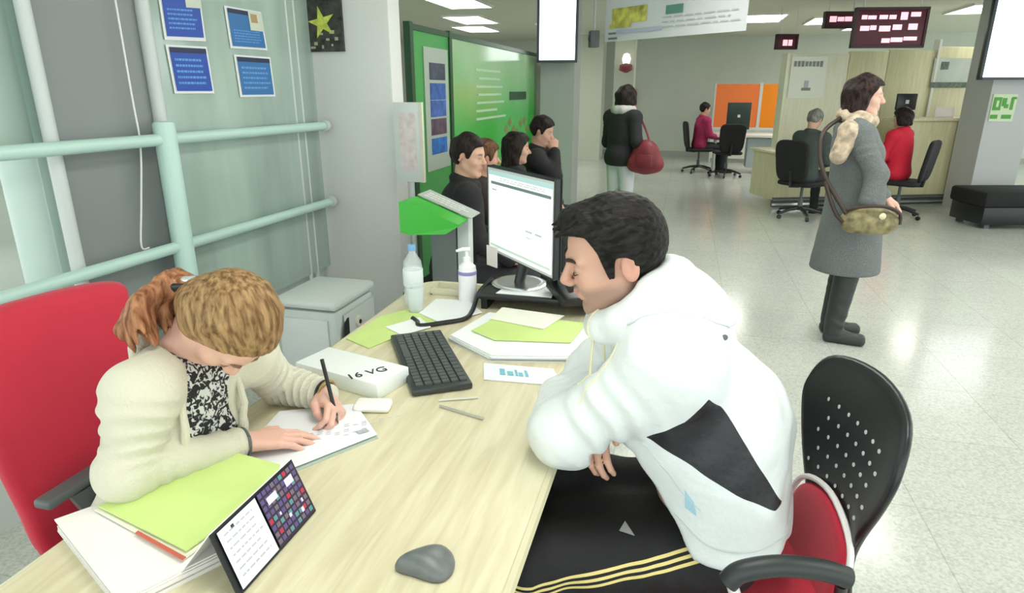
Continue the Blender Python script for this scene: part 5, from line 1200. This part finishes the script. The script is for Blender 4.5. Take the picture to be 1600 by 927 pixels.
# visitor chairs in the hall (one modelled, the others copied)
def hall_chair(label, loc, rz, first=[None]):
    if first[0] is None:
        t = thing('hall_chair', label, 'chair', (0, 0, 0), 'black swivel chairs in the hall', True)
        pad('backrest', closed([(-.19, 0), (-.23, .25), (-.21, .46), (0, .49), (.21, .46), (.23, .25), (.19, 0), (0, -.02)]), lambda a, b: .3 * a * a, M_satin, t, (-.20, 0, .50), (0, 1, 0), (-.14, 0, .99), (-1, 0, 0), .05)
        pad('seat', closed([(-.22, -.21), (-.24, 0), (-.22, .22), (0, .25), (.22, .22), (.24, 0), (.22, -.21), (0, -.23)]), lambda a, b: 0, M_satin, t, (0, 0, .42), (0, 1, 0), (1, 0, 0), (0, 0, 1), .06)
        tube('back_bracket', [(-.08, 0, .41), (-.24, 0, .42), (-.27, 0, .62)], .02, M_black, t, 8); chair_base(t, 0, 0); first[0] = t
    else: t = dup(first[0], None, label)
    t.location = loc; t.rotation_euler = (0, 0, R(rz)); return t
c0 = hall_chair('black high backed chair at the low counter, left of the woman in grey', (1.50, 8.88, 0), 45)
hall_chair('black chair of the person in red, its back showing right of the woman in grey', (2.72, 9.25, 0), 150)
hall_chair('black chair under the far person in magenta', (.30, 13.5, 0), 10)
hall_chair('black chair facing the far desk, below the black monitor', (.80, 12.95, 0), 100)
wb_ = thing('waiting_bench', 'long dark low bench under the row of people seated along the green screen', 'bench', (-1.30, 4.55, 0))
bb('seat_board', -1.52, -1.05, 3.30, 5.85, .40, .45, M_satin, wb_, .012)
for y in (3.45, 4.55, 5.70):
    bb('leg_frame', -1.48, -1.44, y - .02, y + .02, 0, .40, M_dgrey, wb_); bb('leg_frame', -1.13, -1.09, y - .02, y + .02, 0, .40, M_dgrey, wb_); bb('foot_bar', -1.50, -1.07, y - .02, y + .02, 0, .03, M_dgrey, wb_)

# ---- people of the hall
def rz(v, a): c, s = math.cos(R(a)), math.sin(R(a)); return V(v[0] * c - v[1] * s, v[0] * s + v[1] * c, v[2])
def make_person(label, loc, yaw, pose='sit', skin=(.55, .32, .24), sc=1, top=(.01, .01, .012), bottom=(.02, .02, .025), hairc=((.008, .006, .006), (.03, .022, .02)), pitch=5, headyaw=0, female=0, h=.014, longcoat=None, hairlen=.0, armR=None, armL=None, lean=0, hairk='short', topmat=None, group=None, name='coat', detail=False, shoe=None):
    if pose == 'sit':
        base = dict(pelvis=(-.05, 0, .55), neck=(-.02 + lean, 0, 1.07), shL=(0 + lean, .175, 1.02), shR=(lean, -.175, 1.02), elL=(.06, .22, .76), elR=(.06, -.22, .76), wrL=(.27, .10, .70), wrR=(.27, -.10, .70),
                    hipL=(-.02, .09, .53), hipR=(-.02, -.09, .53), knL=(.40, .11, .52), knR=(.40, -.11, .52), anL=(.42, .11, .09), anR=(.42, -.11, .09), toL=(.56, .12, .035), toR=(.56, -.12, .035)); hz = 1.235
    else:
        base = dict(pelvis=(0, 0, .93), neck=(lean, 0, 1.42), shL=(-.01 + lean, .165, 1.37), shR=(-.01 + lean, -.165, 1.37), elL=(-.03, .215, 1.10), elR=(-.03, -.215, 1.10), wrL=(.10, .21, .90), wrR=(.10, -.21, .90),
                    hipL=(0, .085, .90), hipR=(0, -.085, .90), knL=(.01, .09, .50), knR=(.01, -.09, .50), anL=(-.02, .09, .09), anR=(-.02, -.09, .09), toL=(.12, .11, .035), toR=(.12, -.11, .035)); hz = 1.575
    for s, a in (('R', armR), ('L', armL)):
        if a: base['el' + s], base['wr' + s] = a
    J = {k: rz(V(*v) * sc, yaw) + V(*loc) for k, v in base.items()}
    H = head_frame(J['neck'] * V(1, 1, 0) + rz(V(.035, 0, 0) * sc, yaw) + V(0, 0, loc[2] + hz * sc), yaw + headyaw, pitch, sc=.97 * sc)
    def coat(F):
        torso(F, J, .030, .05, sc=sc, fem=female)
        if pose == 'stand' and not longcoat: F.ell(J['pelvis'] + V(0, 0, .03), V(.175, .20, .15) * sc, None, .04); F.fn(lambda X, Y, Z: Z - (J['pelvis'][2] - .06), .01, 's')
        for s in 'LR': arm(F, J, s, .022, .003, upto=.93, sc=sc, k=.03)
        if longcoat:
            zc, w0, w1 = longcoat; T = torso_frame(J); c = J['pelvis']
            for i in range(6):
                t = i / 5; F.ell(V(c[0], c[1], c[2] + .12 - t * (c[2] + .12 - zc + .06)), (w0 + (w1 - w0) * t, w0 * 1.12 + (w1 * 1.05 - w0 * 1.12) * t, .16), T.R if False else None, .05)
            F.fn(lambda X, Y, Z: Z - zc, .01, 's')
        F.cone(H.p((0, -.01, -.04)), J['neck'], .058 * sc, .050 * sc, .01, 's')
        if not longcoat:
            ax_ = J['neck'] + rz(V(.012, 0, .02), yaw)
            for a in range(-150, 150, 30): F.cone(ax_ + rz(V(-.068 * math.cos(R(a)), .068 * math.sin(R(a)), .022 * math.cos(R(a))), yaw) * 1, ax_ + rz(V(-.068 * math.cos(R(a + 30)), .068 * math.sin(R(a + 30)), .022 * math.cos(R(a + 30))), yaw), .026, .026, .02)
    def trs(F):
        for s in 'LR': leg(F, J, s, .012, .002, sc=sc, k=.04)
        F.ell(J['pelvis'], V(.125, .14, .11) * sc, None, .04)
    def hairf(F):
        if hairk == 'short': hair_cap(F, H, .014)
        else:
            hair_cap(F, H, .018, ([-.13, -.05, .0, .03, .05, .075, .11], [-.10, -.10, -.06, -.02, .03, .066, .075]))
            for a in range(-3, 4):
                t = R(a * 32); x, y = .078 * math.sin(t), -.075 * math.cos(t) - .015
                F.cone(H.p((x, y, .03)), H.p((x * 1.15, y * 1.05 - .005, -.06 - hairlen * (.6 + .4 * math.cos(t)))), .038, .028, .03)
        F.disp(lambda X, Y, Z: .006 * np.sin(45 * X + 30 * Z) * np.sin(40 * Y + 25 * Z))
    tm = topmat or mat('cloth ' + label[:30], top, .85, bump=.2, bscale=60); bmm = mat('legwear ' + label[:28], bottom, .8)
    hmm = hair_mat('hair ' + label[:28], *hairc, stretch=(40, 40, 14))
    r = seated_or_standing('person', label, J, H, h, skin, [(name, coat, tm, h), ('trousers', trs, bmm, h)], hairf, hmm, female=female, sc=sc, group=group, detail=detail)
    for s in 'LR':
        d = J['to' + s] - J['an' + s]; aa = math.degrees(math.atan2(d[1], d[0])); c = (J['to' + s] + J['an' + s] - V(0, 0, .055)) / 2
        bm = bmesh.new(); add_box(bm, c + V(0, 0, .002), (.25, .09, .07), rot(aa), .028, 4); fin(bm, 'shoe', shoe or M_black, r, auto=True)
    return r, J, H

make_person('young man with short black hair in a dark coat, seated behind the lectern', (-1.26, 3.60, -.03), 18, skin=(.60, .36, .26), headyaw=-26, armR=((.10, -.24, .78), (.30, -.12, .64)), h=.0095, detail=True, pitch=8, lean=.05)
make_person('brown haired person half hidden behind the seated young man', (-1.27, 4.22, -.10), 15, skin=(.52, .28, .20), hairc=((.05, .02, .01), (.14, .07, .04)), top=(.03, .02, .02), headyaw=15, h=.013, lean=-.03)
make_person('dark long haired woman seated behind the monitor, head turned away', (-1.28, 4.88, -.03), 20, female=1, sc=.95, hairk='long', hairlen=.10, headyaw=-5, h=.013, lean=.04)
make_person('person in black holding a hand to the face, last in the seated row', (-1.18, 5.50, .0), 0, female=1, hairk='short', headyaw=-8, armR=((.16, -.18, .88), (.13, -.06, 1.08)), armL=((.04, .20, .77), (.16, .04, .62)), h=.013, pitch=16, lean=.0)

# standing woman in black with maroon bag, back to the camera
_, Jb, Hb = make_person('standing woman in a black jacket and pale trousers with a maroon shoulder bag', (-.62, 6.88, 0), 55, 'stand', female=1, bottom=(.52, .54, .56), hairk='long', hairlen=.0, sc=.95, h=.013, headyaw=25, pitch=0, armR=((-.06, -.25, 1.13), (.06, -.24, .98)), armL=((.04, .24, 1.10), (.22, .12, 1.18)), name='jacket')
sf = Jb['neck']
F = Field(sf - V(.25, .25, .15), sf + V(.25, .25, .2), .012)
for k in range(8): a = R(45 * k); b_ = R(45 * (k + 1)); F.cone(sf + V(.085 * math.cos(a), .085 * math.sin(a), .03), sf + V(.085 * math.cos(b_), .085 * math.sin(b_), .03), .042, .042, .02)
me, P = F.mesh('scarf'); link('scarf', me, mat('pale grey scarf', (.42, .42, .40), .9, bump=.4, bscale=40), _, True)
hb_ = thing('shoulder_bag', 'maroon shoulder bag at the side of the standing woman in black', 'bag', (-.36, 6.66, .75))
F = Field(V(-.65, 6.35, .6), V(-.05, 6.95, 1.3), .013); F.ell((-.36, 6.70, .93), (.15, .10, .17), rot(-20), .02); F.cone((-.46, 6.70, .86), (-.26, 6.70, .86), .085, .085, .05)
me, P = F.mesh('bag_body'); link('bag_body', me, mat('maroon leather', (.16, .012, .022), .5, noise=.3, nscale=12), hb_, True)
tube('strap', [(-.44, 6.70, 1.05), (-.44, 6.74, 1.22), (-.48, 6.80, 1.37), (-.40, 6.86, 1.22), (-.32, 6.74, 1.05)], .010, mat('maroon leather', (.16, .012, .022), .5), hb_, 8, True)
box('front_pocket', (-.37, 6.60, .90), (.16, .03, .12), mat('maroon leather', (.16, .012, .022), .5), hb_, rot(-10), .012)

# far seated woman in magenta; woman in red; dark person at the low counter
make_person('far person in a magenta jacket seated at the white desk', (.34, 13.5, -.02), 20, female=1, top=(.34, .02, .09), hairc=((.008, .006, .006), (.03, .02, .02)), h=.018, name='jacket')
make_person('person in a bright red jacket seated at the tall counter', (2.64, 9.35, .0), 140, female=1, top=(.55, .01, .035), hairk='long', hairlen=.02, h=.016, headyaw=0, name='jacket')
make_person('person in dark green grey clothes seated on the black chair at the low counter', (1.52, 8.92, -.02), 45, top=(.045, .06, .055), hairc=((.10, .10, .09), (.25, .25, .23)), h=.016, headyaw=10, lean=.03, pitch=25, name='sweater')

# ---- standing woman in the grey coat
grey = mat('grey marled wool', (.155, .17, .175), .95, bump=.5, bscale=160, noise=.35, nscale=220)
r, J, H = make_person('standing woman with wavy dark hair in a grey wool coat, bag across her body', (1.06, 4.42, 0), -4, 'stand', skin=(.72, .44, .35), female=1, sc=.972, h=.0085, topmat=grey, bottom=(.03, .035, .04), hairk='long', hairlen=.085,
    hairc=((.010, .006, .006), (.05, .03, .028)), longcoat=(.47, .150, .215), lean=-.07, headyaw=-8, pitch=2, armR=((.06, -.22, 1.13), (.02, -.29, .965)), armL=((.0, .215, 1.08), (.2, .16, .95)), detail=True, shoe=mat('dark boot leather', (.03, .035, .037), .5))
F = Field(V(.85, 4.2, 0), V(1.5, 4.7, .56), .008)
for s in 'LR':
    F.cone(J['kn' + s] + V(0, 0, -.02), J['an' + s] + V(0, 0, .02), .074, .058, .02, wr=.003, wn=5); F.cone(J['an' + s] + V(-.005, 0, -.03), J['to' + s] + V(.0, 0, .002), .046, .034, .03)
F.fn(lambda X, Y, Z: -(Z - .002) * -1, .004, 's'); me, P = F.mesh('boots'); link('boots', me, mat('dark boot leather', (.03, .035, .037), .5), r, True)
nk = J['neck']; F = Field(nk - V(.3, .3, .5), nk + V(.3, .3, .15), .010)
for k in range(10): a = R(36 * k); b_ = R(36 * (k + 1)); F.cone(nk + V(.078 * math.cos(a) + .01, .075 * math.sin(a), .028 - .02 * math.cos(a)), nk + V(.078 * math.cos(b_) + .01, .075 * math.sin(b_), .028 - .02 * math.cos(b_)), .040, .040, .015)
F.cone(nk + V(.0, -.09, .02), (.935, 4.245, 1.335), .050, .060, .03, wr=.006, wn=3); F.cone((.935, 4.245, 1.335), (.885, 4.22, 1.20), .060, .050, .03, wr=.006, wn=3)
me, P = F.mesh('scarf')
m = mat('beige patterned scarf', (.50, .40, .30), .9, noise=.45, nscale=24, bump=.4, bscale=50); link('scarf', me, m, r, True)
bgx = thing('crossbody_bag', 'olive brown patterned handbag with a dark curved strap held by the woman in grey', 'bag', (1.075, 4.10, .77))
bc = V(1.075, 4.10, .855); F = Field(bc - V(.26, .14, .2), bc + V(.26, .14, .2), .008)
F.ell(bc, (.150, .055, .075), None, .02); F.cone(bc + V(-.09, 0, -.03), bc + V(.09, 0, -.03), .050, .050, .05)
me, P = F.mesh('bag_body'); link('bag_body', me, mat('olive snake leather', (.22, .19, .09), .5, noise=.65, nscale=22), bgx, True)
tube('bag_rim', [bc + V(-.13, -.02, .05), bc + V(-.05, -.045, .078), bc + V(.06, -.045, .082), bc + V(.145, -.02, .045), bc + V(.16, -.01, -.02)], .010, mat('dark brown leather', (.04, .025, .02), .5), bgx, 8, True)
tube('strap', [bc + V(-.13, -.02, .03), V(.875, 4.13, .99), V(.81, 4.16, 1.10), V(.78, 4.21, 1.22), V(.80, 4.27, 1.34), V(.92, 4.40, 1.42)], .013, mat('dark brown leather', (.04, .025, .02), .5), bgx, 10, True)
tube('strap', [bc + V(-.14, -.03, -.02), V(.90, 4.10, .87), V(.86, 4.12, .95), V(.82, 4.15, 1.06)], .012, mat('dark brown leather', (.04, .025, .02), .5), bgx, 10, True)
lathe('clasp', [(0, 0), (.02, 0), (.018, .006), (0, .008)], bc + V(.05, -.060, .03), mat('pale gold clasp', (.65, .58, .38), .3, .7), bgx, M=rot(0, 90))
